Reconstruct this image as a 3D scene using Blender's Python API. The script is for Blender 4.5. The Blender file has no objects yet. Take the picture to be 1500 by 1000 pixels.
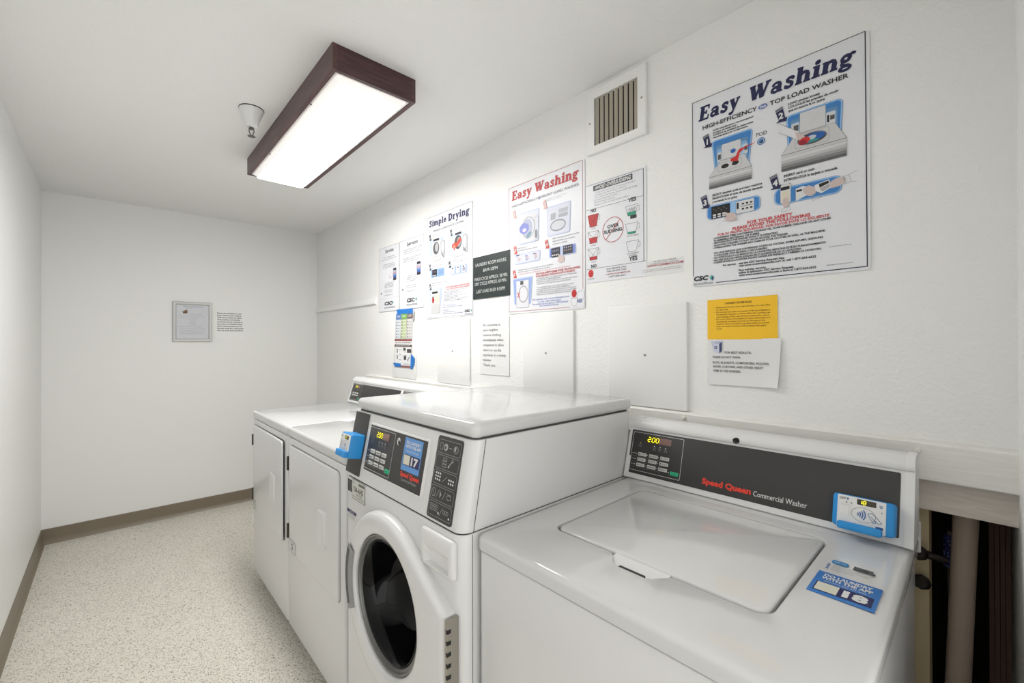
import bpy, bmesh, math, random
from math import sin, cos, pi, radians, sqrt, hypot, atan2
from mathutils import Vector, Matrix

random.seed(7)
scene = bpy.context.scene
COL = scene.collection

# ------------------------------------------------------------------ camera, world, exposure
EYE = Vector((0.0, 0.0, 1.375))
cam_data = bpy.data.cameras.new('camera')
cam_data.sensor_width = 36.0
cam_data.lens = 36.0 * 634.35 / 1500.0
cam_data.clip_start = 0.02
cam = bpy.data.objects.new('camera', cam_data)
yaw, pitch, roll = radians(42.7313), radians(0.2224), radians(-0.1301)
F = Vector((sin(yaw) * cos(pitch), cos(yaw) * cos(pitch), sin(pitch)))
R0 = Vector((cos(yaw), -sin(yaw), 0.0))
U0 = R0.cross(F)
RR = R0 * cos(roll) + U0 * sin(roll)
UU = -R0 * sin(roll) + U0 * cos(roll)
M = Matrix((RR, UU, -F)).transposed().to_4x4()
M.translation = EYE
cam.matrix_world = M
COL.objects.link(cam)
scene.camera = cam

world = bpy.data.worlds.new('white_fill')  # even white fill added to brighten the room from its open end
scene.world = world
world.use_nodes = True
bg = world.node_tree.nodes['Background']
bg.inputs['Color'].default_value = (1.0, 0.995, 0.985, 1.0)
bg.inputs['Strength'].default_value = 2.0
LAMP_STRENGTH = 23.0

vs = scene.view_settings
vs.view_transform = 'Standard'
vs.look = 'None'
vs.gamma = 1.0
vs.use_curve_mapping = False
vs.exposure = 0.18

# ------------------------------------------------------------------ materials
def lin(c):
    c = c / 255.0
    return c / 12.92 if c <= 0.04045 else ((c + 0.055) / 1.055) ** 2.4

def rgb(r, g, b):
    return (lin(r), lin(g), lin(b), 1.0)

MATS = {}

def mat(name, col, rough=0.5, metal=0.0, coat=0.0, emit=None, bump=None, spec=None):
    if name in MATS:
        return MATS[name]
    m = bpy.data.materials.new(name)
    m.use_nodes = True
    nt = m.node_tree
    b = nt.nodes['Principled BSDF']
    b.inputs['Base Color'].default_value = col
    b.inputs['Roughness'].default_value = rough
    b.inputs['Metallic'].default_value = metal
    b.inputs['Coat Weight'].default_value = coat
    b.inputs['Coat Roughness'].default_value = 0.08
    if spec is not None:
        b.inputs['Specular IOR Level'].default_value = spec
    if emit:
        b.inputs['Emission Color'].default_value = emit[0]
        b.inputs['Emission Strength'].default_value = emit[1]
    if bump:
        tc = nt.nodes.new('ShaderNodeTexCoord')
        nz = nt.nodes.new('ShaderNodeTexNoise')
        nz.inputs['Scale'].default_value = bump[0]
        nz.inputs['Detail'].default_value = bump[2] if len(bump) > 2 else 3.0
        nz.inputs['Roughness'].default_value = 0.55
        bp = nt.nodes.new('ShaderNodeBump')
        bp.inputs['Strength'].default_value = bump[1]
        bp.inputs['Distance'].default_value = 0.004
        nt.links.new(tc.outputs['Object'], nz.inputs['Vector'])
        nt.links.new(nz.outputs['Fac'], bp.inputs['Height'])
        nt.links.new(bp.outputs['Normal'], b.inputs['Normal'])
    MATS[name] = m
    return m

def ink(r, g, b):
    return mat('print_%d_%d_%d' % (r, g, b), rgb(r, g, b), 0.5)

WALL = mat('wall_paint', rgb(240, 240, 238), 0.55, bump=(95.0, 0.55, 3.0))
WALLSMOOTH = mat('smooth_wall_paint', rgb(241, 241, 239), 0.5, bump=(30.0, 0.12, 3.0))
CEIL = mat('ceiling_paint', rgb(243, 243, 241), 0.7, bump=(110.0, 0.5, 3.0))
PANELWHITE = mat('cover_paint', rgb(240, 240, 238), 0.5, bump=(40.0, 0.1))
ENAMEL = mat('white_enamel', rgb(222, 222, 222), 0.28, coat=0.35)
ENAMELTOP = mat('glossy_white_enamel', rgb(212, 212, 212), 0.12, coat=0.35)
PLASTIC = mat('white_plastic', rgb(226, 226, 225), 0.35)
SEAM = mat('seam_shadow_gap', rgb(60, 60, 60), 0.7)
BLACKPANEL = mat('black_panel', rgb(52, 50, 50), 0.4)
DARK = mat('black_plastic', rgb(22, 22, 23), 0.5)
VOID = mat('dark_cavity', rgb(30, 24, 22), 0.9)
COVE = mat('brown_vinyl_base', rgb(128, 117, 100), 0.42)
BLUE = mat('blue_plastic', rgb(28, 142, 214), 0.4)
BLUETAPE = mat('blue_tape', rgb(30, 118, 200), 0.6)
STEEL = mat('satin_steel', rgb(175, 170, 160), 0.35, metal=0.9)
GREYPLASTIC = mat('grey_plastic', rgb(150, 150, 148), 0.4)
GASKET = mat('grey_door_bezel', rgb(118, 118, 116), 0.32, metal=0.4)
GLASS = mat('dark_door_glass', rgb(9, 9, 12), 0.03, spec=0.2)
RUBBER = mat('black_rubber', rgb(18, 18, 20), 0.45)
BRASS = mat('dull_sprinkler_metal', rgb(120, 118, 112), 0.4, metal=0.8)
LOUVRE = mat('tan_louvre', rgb(186, 178, 163), 0.6)
STUD = mat('tan_painted_wood', rgb(214, 196, 158), 0.7, bump=(60, 0.2))
PIPEPAINT = mat('taupe_pipe_paint', rgb(206, 188, 172), 0.65, bump=(50, 0.3))
BROWNWOOD = mat('brown_rough_board', rgb(122, 94, 84), 0.8, bump=(40, 0.4))
TRIMPAINT = mat('painted_ledger_wood', rgb(222, 219, 213), 0.5)
BEAMPAINT = mat('painted_lower_board', rgb(205, 196, 186), 0.6)
YELLOWLED = mat('yellow_digit', rgb(235, 225, 40), 0.5, emit=((0.85, 0.75, 0.02, 1), 1.4))
LENS = mat('lamp_diffuser', rgb(245, 244, 240), 0.4, emit=((1.0, 0.99, 0.965, 1), LAMP_STRENGTH))
LENSSIDE = mat('lamp_diffuser_side', rgb(240, 238, 234), 0.4, emit=((1.0, 0.965, 0.945, 1), 0.35))
LENSRIM = mat('lamp_lens_rim', rgb(232, 226, 222), 0.3)
ALU = mat('silver_frame', rgb(196, 196, 194), 0.45, metal=0.3)
PAPER = mat('white_paper', rgb(230, 230, 230), 0.7)
SHEETWHITE = mat('white_sign_board', rgb(229, 230, 235), 0.4)

def wood_grain(m, light, dark, scale, axis_scale):
    nt = m.node_tree
    b = nt.nodes['Principled BSDF']
    tc = nt.nodes.new('ShaderNodeTexCoord')
    mp = nt.nodes.new('ShaderNodeMapping')
    mp.inputs['Scale'].default_value = axis_scale
    nz = nt.nodes.new('ShaderNodeTexNoise')
    nz.inputs['Scale'].default_value = scale
    nz.inputs['Detail'].default_value = 5.0
    cr = nt.nodes.new('ShaderNodeValToRGB')
    cr.color_ramp.elements[0].position = 0.35
    cr.color_ramp.elements[0].color = dark
    cr.color_ramp.elements[1].position = 0.7
    cr.color_ramp.elements[1].color = light
    nt.links.new(tc.outputs['Object'], mp.inputs['Vector'])
    nt.links.new(mp.outputs['Vector'], nz.inputs['Vector'])
    nt.links.new(nz.outputs['Fac'], cr.inputs['Fac'])
    nt.links.new(cr.outputs['Color'], b.inputs['Base Color'])

WALNUT = mat('walnut_veneer', rgb(80, 50, 48), 0.38)
wood_grain(WALNUT, rgb(96, 64, 62), rgb(66, 42, 42), 12.0, (6.0, 0.7, 9.0))
WALNUTEND = mat('walnut_end_veneer', rgb(80, 50, 48), 0.38)
wood_grain(WALNUTEND, rgb(84, 54, 54), rgb(58, 37, 38), 12.0, (0.7, 6.0, 9.0))
wood_grain(TRIMPAINT, rgb(238, 237, 233), rgb(231, 229, 224), 14.0, (8.0, 0.8, 12.0))
wood_grain(BEAMPAINT, rgb(226, 218, 209), rgb(212, 203, 193), 20.0, (8.0, 1.2, 10.0))

def make_floor_mat():
    m = bpy.data.materials.new('speckled_vinyl')
    m.use_nodes = True
    nt = m.node_tree
    b = nt.nodes['Principled BSDF']
    b.inputs['Roughness'].default_value = 0.5
    tc = nt.nodes.new('ShaderNodeTexCoord')
    base = nt.nodes.new('ShaderNodeTexNoise')
    base.inputs['Scale'].default_value = 2.2
    base.inputs['Detail'].default_value = 3.0
    nt.links.new(tc.outputs['Object'], base.inputs['Vector'])
    cr = nt.nodes.new('ShaderNodeValToRGB')
    cr.color_ramp.elements[0].position = 0.3
    cr.color_ramp.elements[0].color = rgb(226, 222, 210)
    cr.color_ramp.elements[1].position = 0.7
    cr.color_ramp.elements[1].color = rgb(232, 228, 218)
    nt.links.new(base.outputs['Fac'], cr.inputs['Fac'])
    prev = cr.outputs['Color']
    for sc, lo, hi, col, fac in ((215.0, 0.60, 0.63, rgb(128, 118, 104), 0.65),
                                 (160.0, 0.615, 0.645, rgb(168, 158, 142), 0.5),
                                 (185.0, 0.645, 0.665, rgb(66, 58, 50), 0.8),
                                 (220.0, 0.62, 0.66, rgb(238, 235, 226), 0.6)):
        nz = nt.nodes.new('ShaderNodeTexNoise')
        nz.inputs['Scale'].default_value = sc
        nz.inputs['Detail'].default_value = 1.0
        mp = nt.nodes.new('ShaderNodeMapping')
        mp.inputs['Location'].default_value = (sc * 0.37, sc * 0.11, 0.3)
        nt.links.new(tc.outputs['Object'], mp.inputs['Vector'])
        nt.links.new(mp.outputs['Vector'], nz.inputs['Vector'])
        rp = nt.nodes.new('ShaderNodeValToRGB')
        rp.color_ramp.elements[0].position = lo
        rp.color_ramp.elements[0].color = (0, 0, 0, 1)
        rp.color_ramp.elements[1].position = hi
        rp.color_ramp.elements[1].color = (fac, fac, fac, 1)
        nt.links.new(nz.outputs['Fac'], rp.inputs['Fac'])
        mx = nt.nodes.new('ShaderNodeMixRGB')
        mx.inputs['Color2'].default_value = col
        nt.links.new(rp.outputs['Color'], mx.inputs['Fac'])
        nt.links.new(prev, mx.inputs['Color1'])
        prev = mx.outputs['Color']
    nt.links.new(prev, b.inputs['Base Color'])
    return m

FLOOR = make_floor_mat()

# ------------------------------------------------------------------ mesh helpers
def world_origin(o):
    v = Vector((0, 0, 0))
    while o is not None:
        v += o.location
        o = o.parent
    return v

class MB:
    """collects shapes in world coordinates and links them as one mesh object"""
    def __init__(self):
        self.v, self.f, self.m, self.s = [], [], [], []
        self.mats = []

    def mi(self, m):
        if m not in self.mats:
            self.mats.append(m)
        return self.mats.index(m)

    def add(self, verts, faces, m, smooth=False):
        o = len(self.v)
        k = self.mi(m)
        self.v += [tuple(p) for p in verts]
        for f in faces:
            self.f.append([i + o for i in f])
            self.m.append(k)
            self.s.append(smooth)

    def box(self, a, b, m):
        x0, y0, z0 = [min(p, q) for p, q in zip(a, b)]
        x1, y1, z1 = [max(p, q) for p, q in zip(a, b)]
        v = [(x0, y0, z0), (x1, y0, z0), (x1, y1, z0), (x0, y1, z0), (x0, y0, z1), (x1, y0, z1), (x1, y1, z1), (x0, y1, z1)]
        self.add(v, [(3, 2, 1, 0), (4, 5, 6, 7), (0, 1, 5, 4), (1, 2, 6, 5), (2, 3, 7, 6), (3, 0, 4, 7)], m)

    def loft(self, loops, m, cap0=True, cap1=True, smooth=True, closed=True):
        n = len(loops[0])
        v = [p for l in loops for p in l]
        f = []
        for k in range(len(loops) - 1):
            for i in range(n if closed else n - 1):
                j = (i + 1) % n
                f.append((k * n + i, k * n + j, (k + 1) * n + j, (k + 1) * n + i))
        if cap0:
            f.append(tuple(range(n - 1, -1, -1)))
        if cap1:
            f.append(tuple(range((len(loops) - 1) * n, len(loops) * n)))
        self.add(v, f, m, smooth)

    def lathe(self, c, prof, m, axis='z', seg=28, cap0=True, cap1=True):
        loops = []
        for r, h in prof:
            l = []
            for i in range(seg):
                a = 2 * pi * i / seg
                if axis == 'z':
                    l.append((c[0] + r * cos(a), c[1] + r * sin(a), c[2] + h))
                elif axis == 'x':
                    l.append((c[0] + h, c[1] + r * cos(a), c[2] + r * sin(a)))
                else:
                    l.append((c[0] + r * sin(a), c[1] + h, c[2] + r * cos(a)))
            loops.append(l)
        self.loft(loops, m, cap0, cap1)

    def tube(self, pts, r, m, seg=12):
        pts = [Vector(p) for p in pts]
        loops = []
        for i, p in enumerate(pts):
            d = (pts[min(i + 1, len(pts) - 1)] - pts[max(i - 1, 0)]).normalized()
            a = d.orthogonal().normalized() if i == 0 else (a - d * a.dot(d)).normalized()
            b = d.cross(a)
            rr = r[i] if isinstance(r, (list, tuple)) else r
            loops.append([tuple(p + a * (rr * cos(2 * pi * k / seg)) + b * (rr * sin(2 * pi * k / seg))) for k in range(seg)])
        self.loft(loops, m)

    def prism_y(self, prof, y0, y1, m, smooth=False):
        """profile in XZ swept along Y"""
        self.loft([[(x, y0, z) for x, z in prof], [(x, y1, z) for x, z in prof]], m, smooth=smooth)

    def build(self, name, parent=None, label=None, sharp=35):
        me = bpy.data.meshes.new(name)
        o = world_origin(parent)
        me.from_pydata([(x - o.x, y - o.y, z - o.z) for x, y, z in self.v], [], self.f)
        for mm in self.mats:
            me.materials.append(mm)
        me.polygons.foreach_set('material_index', self.m)
        me.polygons.foreach_set('use_smooth', self.s)
        bm = bmesh.new()
        bm.from_mesh(me)
        bmesh.ops.recalc_face_normals(bm, faces=bm.faces)
        bm.to_mesh(me)
        bm.free()
        if any(self.s):
            me.set_sharp_from_angle(angle=radians(sharp))
        me.update()
        ob = bpy.data.objects.new(name, me)
        COL.objects.link(ob)
        if parent is not None:
            ob.parent = parent
        if label:
            ob['label'] = label
        return ob

def thing(name, label, cat, loc, group=None):
    o = bpy.data.objects.new(name, None)
    o.empty_display_size = 0.05
    o.location = loc
    COL.objects.link(o)
    o['label'] = label
    o['category'] = cat
    if group:
        o['group'] = group
    return o

def structure(o):
    o['kind'] = 'structure'
    return o

def tag(o, label, cat, group=None):
    o['label'] = label
    o['category'] = cat
    if group:
        o['group'] = group
    return o

def rr2(x0, y0, x1, y1, r, k=5):
    """rounded rectangle, counter-clockwise list of 2-D points"""
    r = min(r, abs(x1 - x0) / 2 - 1e-6, abs(y1 - y0) / 2 - 1e-6)
    p = []
    for cx, cy, a0 in ((x1 - r, y1 - r, 0), (x0 + r, y1 - r, 90), (x0 + r, y0 + r, 180), (x1 - r, y0 + r, 270)):
        for i in range(k + 1):
            a = radians(a0 + 90.0 * i / k)
            p.append((cx + r * cos(a), cy + r * sin(a)))
    return p

def slab(mb, x0, y0, x1, y1, z0, z1, m, r=0.012, e=0.006, k=5, bottom_round=False):
    """rounded box lying flat: plan corner radius r, edge radius e"""
    loops = []
    def L(d, z):
        loops.append([(x, y, z) for x, y in rr2(x0 + d, y0 + d, x1 - d, y1 - d, max(r - d, 0.0005), k)])
    if bottom_round:
        for t in (0, 30, 60, 90):
            L(e * (1 - sin(radians(t))), z0 + e * (1 - cos(radians(t))))
    else:
        L(0, z0)
    for t in (0, 22, 45, 67, 90):
        L(e * (1 - cos(radians(t))), z1 - e + e * sin(radians(t)))
    mb.loft(loops, m)

def plate_x(mb, y0, z0, y1, z1, xb, xf, m, r=0.01, e=0.004, k=5):
    """rounded plate in a plane facing -X: back at xb, front at xf (xf < xb)"""
    loops = [[(xb, y, z) for y, z in rr2(y0, z0, y1, z1, r, k)]]
    for t in (0, 30, 60, 90):
        d = e * (1 - cos(radians(t)))
        x = xf + e - e * sin(radians(t))
        loops.append([(x, y, z) for y, z in rr2(y0 + d, z0 + d, y1 - d, z1 - d, max(r - d, 0.0005), k)])
    mb.loft(loops, m)

# ------------------------------------------------------------------ flat print: lettering and drawings on a plane
_glyphs = {}

def text_shape(s, bold):
    key = (s, bold)
    if key in _glyphs:
        return _glyphs[key]
    cu = bpy.data.curves.new('t', 'FONT')
    cu.body = s
    cu.size = 1.0
    cu.resolution_u = 2
    cu.offset = bold
    ob = bpy.data.objects.new('t', cu)
    me = bpy.data.meshes.new_from_object(ob)
    v = [(p.co.x, p.co.y) for p in me.vertices]
    f = [tuple(p.vertices) for p in me.polygons]
    bpy.data.meshes.remove(me)
    bpy.data.objects.remove(ob)
    bpy.data.curves.remove(cu)
    _glyphs[key] = (v, f)
    return v, f

CAP = max(p[1] for p in text_shape('H', 0.0)[0])

class Print:
    """plane with millimetre coordinates: u to the reader's right, v downwards"""
    def __init__(self, org, u, v, lift=0.0006):
        self.o, self.u, self.v = Vector(org), Vector(u).normalized(), Vector(v).normalized()
        self.n = self.v.cross(self.u).normalized()
        self.lift = lift
        self.b = {}
        self.g = {}
        self.k = 0

    def P(self, u, v, h=0.0):
        return self.o + self.u * (u / 1000.0) + self.v * (v / 1000.0) + self.n * h

    def faces(self, bucket, pts, faces, m, layer):
        mb = self.b.setdefault(bucket + '#' + str(self.g.get(bucket, 0)), MB())
        self.k += 1
        h = self.lift + layer * 0.00015 + self.k * 1.5e-6
        mb.add([self.P(a, b, h) for a, b in pts], faces, m)

    def new(self, bucket):
        """what follows in this bucket becomes a part of its own"""
        self.g[bucket] = self.g.get(bucket, 0) + 1

    def poly(self, pts, m, layer=1, bucket='illustration'):
        self.faces(bucket, pts, [tuple(range(len(pts)))], m, layer)

    def rect(self, u0, v0, u1, v1, m, layer=1, bucket='illustration', r=0):
        self.poly(rr2(u0, v0, u1, v1, r, 4) if r else [(u0, v0), (u1, v0), (u1, v1), (u0, v1)], m, layer, bucket)

    def ell(self, cu, cv, ru, rv, m, layer=1, bucket='illustration', n=24, rot=0):
        c, s = cos(radians(rot)), sin(radians(rot))
        self.poly([(cu + ru * cos(2 * pi * i / n) * c - rv * sin(2 * pi * i / n) * s,
                    cv + ru * cos(2 * pi * i / n) * s + rv * sin(2 * pi * i / n) * c) for i in range(n)], m, layer, bucket)

    def loop(self, pts, w, m, layer=2, bucket='illustration', closed=True):
        """outline of even width"""
        n = len(pts)
        for i in range(n if closed else n - 1):
            self.line(pts[i], pts[(i + 1) % n], w, m, layer, bucket)

    def ring(self, cu, cv, ru, rv, w, m, layer=2, bucket='illustration', n=28):
        o = [(cu + ru * cos(2 * pi * i / n), cv + rv * sin(2 * pi * i / n)) for i in range(n)]
        q = [(cu + (ru - w) * cos(2 * pi * i / n), cv + (rv - w) * sin(2 * pi * i / n)) for i in range(n)]
        self.faces(bucket, o + q, [(i, (i + 1) % n, n + (i + 1) % n, n + i) for i in range(n)], m, layer)

    def line(self, a, b, w, m, layer=2, bucket='illustration'):
        dx, dy = b[0] - a[0], b[1] - a[1]
        l = hypot(dx, dy) or 1e-6
        nx, ny = -dy / l * w / 2, dx / l * w / 2
        ex, ey = dx / l * w * 0.3, dy / l * w * 0.3
        self.poly([(a[0] - ex + nx, a[1] - ey + ny), (b[0] + ex + nx, b[1] + ey + ny),
                   (b[0] + ex - nx, b[1] + ey - ny), (a[0] - ex - nx, a[1] - ey - ny)], m, layer, bucket)

    def border(self, u0, v0, u1, v1, w, m, layer=1, bucket='border'):
        self.loop([(u0, v0), (u1, v0), (u1, v1), (u0, v1)], w, m, layer, bucket)

    def text(self, s, u, v, h, m, w=None, align='l', bold=0.0, shear=0.0, layer=3, bucket='lettering', rot=0.0):
        vv, ff = text_shape(s, bold)
        if not vv:
            return
        x0, x1 = min(p[0] for p in vv), max(p[0] for p in vv)
        sy = h / CAP
        sx = sy if w is None else w / (x1 - x0)
        W = (x1 - x0) * sx
        ox = u - (0 if align == 'l' else W / 2 if align == 'c' else W)
        c, sn = cos(radians(rot)), sin(radians(rot))
        pts = []
        for x, y in vv:
            a = (x - x0) * sx + shear * y * sy
            b = -y * sy
            pts.append((ox + a * c - b * sn, v + a * sn + b * c))
        self.faces(bucket, pts, ff, m, layer)

    def slabtext(self, s, u, v, h, w, m, layer=3, bucket='title', shear=0.2):
        self.new(bucket)
        adv, strokes = 0.0, []
        for ch in s:
            if ch == ' ':
                adv += 0.36
                continue
            wd, st = SLAB[ch]
            for pts, t in st:
                strokes.append(([(x + adv, y) for x, y in pts], t * 1.22))
            adv += wd + 0.05
        sx, sy = w / (adv - 0.05), h
        def T(x, y):
            return (u + x * sx + shear * y * sy * 0.8, v - y * sy)
        for pts, t in strokes:
            for a, b in zip(pts, pts[1:]):
                dx, dy = b[0] - a[0], b[1] - a[1]
                l = hypot(dx, dy) or 1e-6
                nx, ny = -dy / l * t / 2, dx / l * t / 2
                self.poly([T(a[0] + nx, a[1] + ny), T(b[0] + nx, b[1] + ny), T(b[0] - nx, b[1] - ny), T(a[0] - nx, a[1] - ny)], m, layer, bucket)
            for x, y in (pts if len(pts) != 2 else []):
                self.poly([T(x + t / 2 * cos(i * pi / 5), y + t / 2 * sin(i * pi / 5)) for i in range(10)], m, layer, bucket)

    def out(self, parent):
        for k, mb in self.b.items():
            o = mb.build(k.split('#')[0], parent)
            if k.split('#')[0] in ('lettering', 'pictograms', 'marks', 'digits', 'badge', 'badge_lettering', 'sticker', 'outline'):
                o['kind'] = 'stuff'

def earc(cx, cy, rx, ry, a0, a1, n=12):
    return [(cx + rx * cos(radians(a0 + (a1 - a0) * i / n)), cy + ry * sin(radians(a0 + (a1 - a0) * i / n))) for i in range(n + 1)]

# heavy slab-serif letters drawn as strokes (cap height 1)
SLAB = {
    'E': (0.74, [([(0.2, 0), (0.2, 1)], 0.22), ([(0, 0.05), (0.68, 0.05)], 0.11), ([(0, 0.95), (0.66, 0.95)], 0.11), ([(0.2, 0.51), (0.5, 0.51)], 0.12),
                 ([(0.63, 1), (0.63, 0.7)], 0.08), ([(0.65, 0), (0.65, 0.32)], 0.08), ([(0.49, 0.37), (0.49, 0.65)], 0.08)]),
    'a': (0.64, [(earc(0.25, 0.2, 0.16, 0.15, 0, 360, 16), 0.14), ([(0.45, 0.5), (0.45, 0.06)], 0.19), (earc(0.29, 0.48, 0.18, 0.14, 170, 0, 8), 0.13), ([(0.4, 0.05), (0.64, 0.05)], 0.1), ([(0.12, 0.5), (0.14, 0.52)], 0.17)]),
    's': (0.54, [([(0.43, 0.56), (0.36, 0.63), (0.24, 0.63), (0.15, 0.55), (0.18, 0.43), (0.3, 0.36), (0.4, 0.28), (0.41, 0.14), (0.32, 0.06), (0.2, 0.06), (0.11, 0.13)], 0.15), ([(0.45, 0.66), (0.45, 0.46)], 0.07), ([(0.07, 0.02), (0.07, 0.24)], 0.07)]),
    'y': (0.66, [([(0.14, 0.66), (0.36, 0.06)], 0.2), ([(0.55, 0.66), (0.27, -0.2)], 0.11), ([(0, 0.65), (0.3, 0.65)], 0.1), ([(0.42, 0.65), (0.66, 0.65)], 0.1), ([(0.27, -0.2), (0.2, -0.27), (0.12, -0.24)], 0.15)]),
    'W': (1.18, [([(0.16, 0.95), (0.38, 0.06)], 0.22), ([(0.38, 0.06), (0.58, 0.9)], 0.12), ([(0.56, 0.95), (0.78, 0.06)], 0.22), ([(0.78, 0.06), (1.02, 0.95)], 0.12), ([(0, 0.95), (0.34, 0.95)], 0.11), ([(0.42, 0.95), (0.72, 0.95)], 0.11), ([(0.88, 0.95), (1.18, 0.95)], 0.11)]),
    'h': (0.74, [([(0.17, 0), (0.17, 1)], 0.21), ([(0.2, 0.48), (0.3, 0.6), (0.42, 0.63), (0.53, 0.56), (0.56, 0.44)], 0.16), ([(0.56, 0.46), (0.56, 0)], 0.2), ([(0, 0.05), (0.34, 0.05)], 0.1), ([(0.4, 0.05), (0.74, 0.05)], 0.1), ([(0, 0.95), (0.17, 0.95)], 0.1)]),
    'i': (0.4, [([(0.2, 0), (0.2, 0.7)], 0.21), ([(0, 0.05), (0.4, 0.05)], 0.1), ([(0, 0.65), (0.2, 0.65)], 0.1), ([(0.2, 0.88), (0.2, 0.89), (0.2, 0.88)], 0.23)]),
    'n': (0.74, [([(0.17, 0), (0.17, 0.7)], 0.21), ([(0.2, 0.48), (0.3, 0.6), (0.42, 0.63), (0.53, 0.56), (0.56, 0.44)], 0.16), ([(0.56, 0.46), (0.56, 0)], 0.2), ([(0, 0.05), (0.34, 0.05)], 0.1), ([(0.4, 0.05), (0.74, 0.05)], 0.1), ([(0, 0.65), (0.17, 0.65)], 0.1)]),
    'g': (0.64, [(earc(0.27, 0.45, 0.16, 0.17, 0, 360, 16), 0.15), (earc(0.29, -0.1, 0.22, 0.12, 0, 360, 16), 0.13), ([(0.15, 0.28), (0.12, 0.16), (0.2, 0.08), (0.4, 0.04)], 0.13), ([(0.4, 0.58), (0.52, 0.66), (0.6, 0.62)], 0.13)]),
    'S': (0.66, [([(0.52, 0.8), (0.44, 0.91), (0.3, 0.93), (0.17, 0.84), (0.17, 0.7), (0.3, 0.57), (0.44, 0.46), (0.5, 0.3), (0.43, 0.12), (0.28, 0.07), (0.14, 0.16)], 0.17), ([(0.56, 1.0), (0.56, 0.66)], 0.08), ([(0.07, 0.0), (0.07, 0.34)], 0.08)]),
    'm': (1.04, [([(0.17, 0), (0.17, 0.7)], 0.2), ([(0.2, 0.5), (0.3, 0.61), (0.4, 0.6), (0.48, 0.46)], 0.15), ([(0.51, 0.5), (0.51, 0)], 0.19), ([(0.54, 0.5), (0.64, 0.61), (0.76, 0.6), (0.83, 0.46)], 0.15), ([(0.86, 0.5), (0.86, 0)], 0.19), ([(0, 0.05), (0.32, 0.05)], 0.1), ([(0.38, 0.05), (0.64, 0.05)], 0.1), ([(0.72, 0.05), (1.03, 0.05)], 0.1), ([(0, 0.65), (0.17, 0.65)], 0.1)]),
    'p': (0.68, [([(0.17, -0.32), (0.17, 0.7)], 0.21), (earc(0.38, 0.34, 0.19, 0.24, 0, 360, 16), 0.16), ([(0, -0.28), (0.36, -0.28)], 0.1), ([(0, 0.65), (0.17, 0.65)], 0.1)]),
    'l': (0.4, [([(0.2, 0), (0.2, 1)], 0.21), ([(0, 0.05), (0.4, 0.05)], 0.1), ([(0, 0.95), (0.2, 0.95)], 0.1)]),
    'e': (0.6, [(earc(0.3, 0.34, 0.2, 0.26, 0, 310, 18), 0.15), ([(0.14, 0.36), (0.5, 0.36)], 0.1)]),
    'D': (0.84, [([(0.2, 0), (0.2, 1)], 0.22), (earc(0.34, 0.5, 0.36, 0.42, -90, 90, 14), 0.18), ([(0, 0.05), (0.36, 0.05)], 0.11), ([(0, 0.95), (0.36, 0.95)], 0.11)]),
    'r': (0.54, [([(0.17, 0), (0.17, 0.7)], 0.21), ([(0.22, 0.44), (0.32, 0.6), (0.42, 0.6)], 0.16), ([(0.42, 0.56), (0.44, 0.54)], 0.2), ([(0, 0.05), (0.38, 0.05)], 0.1), ([(0, 0.65), (0.17, 0.65)], 0.1)]),
}

# ------------------------------------------------------------------ the room
XL, XW, YB, ZC, YR = -0.356, 1.459, 4.373, 2.433, -0.055
YEND = -2.0            # the corridor behind the doorway goes on to here, left open to let the added fill in

b = MB(); b.box((XL - 0.1, YEND, -0.1), (2.12, YB + 0.1, 0.0), FLOOR); structure(b.build('floor'))
b = MB(); b.box((XL - 0.1, YEND, ZC), (2.12, YB + 0.1, ZC + 0.1), CEIL); structure(b.build('ceiling'))
b = MB(); b.box((XL - 0.1, YEND, 0), (XL, YB + 0.1, ZC), WALLSMOOTH); structure(b.build('wall_left'))
b = MB(); b.box((XL, YB, 0), (2.12, YB + 0.1, ZC), WALLSMOOTH); structure(b.build('wall_back'))
b = MB()
b.box((XW, 0.75, 0), (XW + 0.1, YB, ZC), WALL)
b.box((XW, YR, 1.05), (XW + 0.1, 0.75, ZC), WALL)
structure(b.build('wall_right'))
b = MB(); b.box((0.80, YR - 0.12, 0), (2.12, YR, ZC), WALLSMOOTH); structure(b.build('wall_front'))
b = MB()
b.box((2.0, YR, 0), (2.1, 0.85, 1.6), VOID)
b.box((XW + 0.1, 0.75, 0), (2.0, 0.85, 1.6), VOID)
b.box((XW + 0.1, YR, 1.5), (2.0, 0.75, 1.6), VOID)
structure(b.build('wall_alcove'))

def cove(mb, along, h=0.103):
    """cove base profile: (distance from wall, height)"""
    prof = [(0, 0), (0.020, 0), (0.016, 0.006), (0.009, 0.016), (0.006, 0.03), (0.005, h - 0.003), (0.003, h), (0, h)]
    if along == 'left':
        mb.loft([[(XL + d, YEND, z) for d, z in prof], [(XL + d, YB, z) for d, z in prof]], COVE, smooth=False)
    else:
        mb.loft([[(XL, YB - d, z) for d, z in prof], [(XW, YB - d, z) for d, z in prof]], COVE, smooth=False)
b = MB(); cove(b, 'left'); structure(b.build('baseboard_left'))
b = MB(); cove(b, 'back'); structure(b.build('baseboard_back'))

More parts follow.
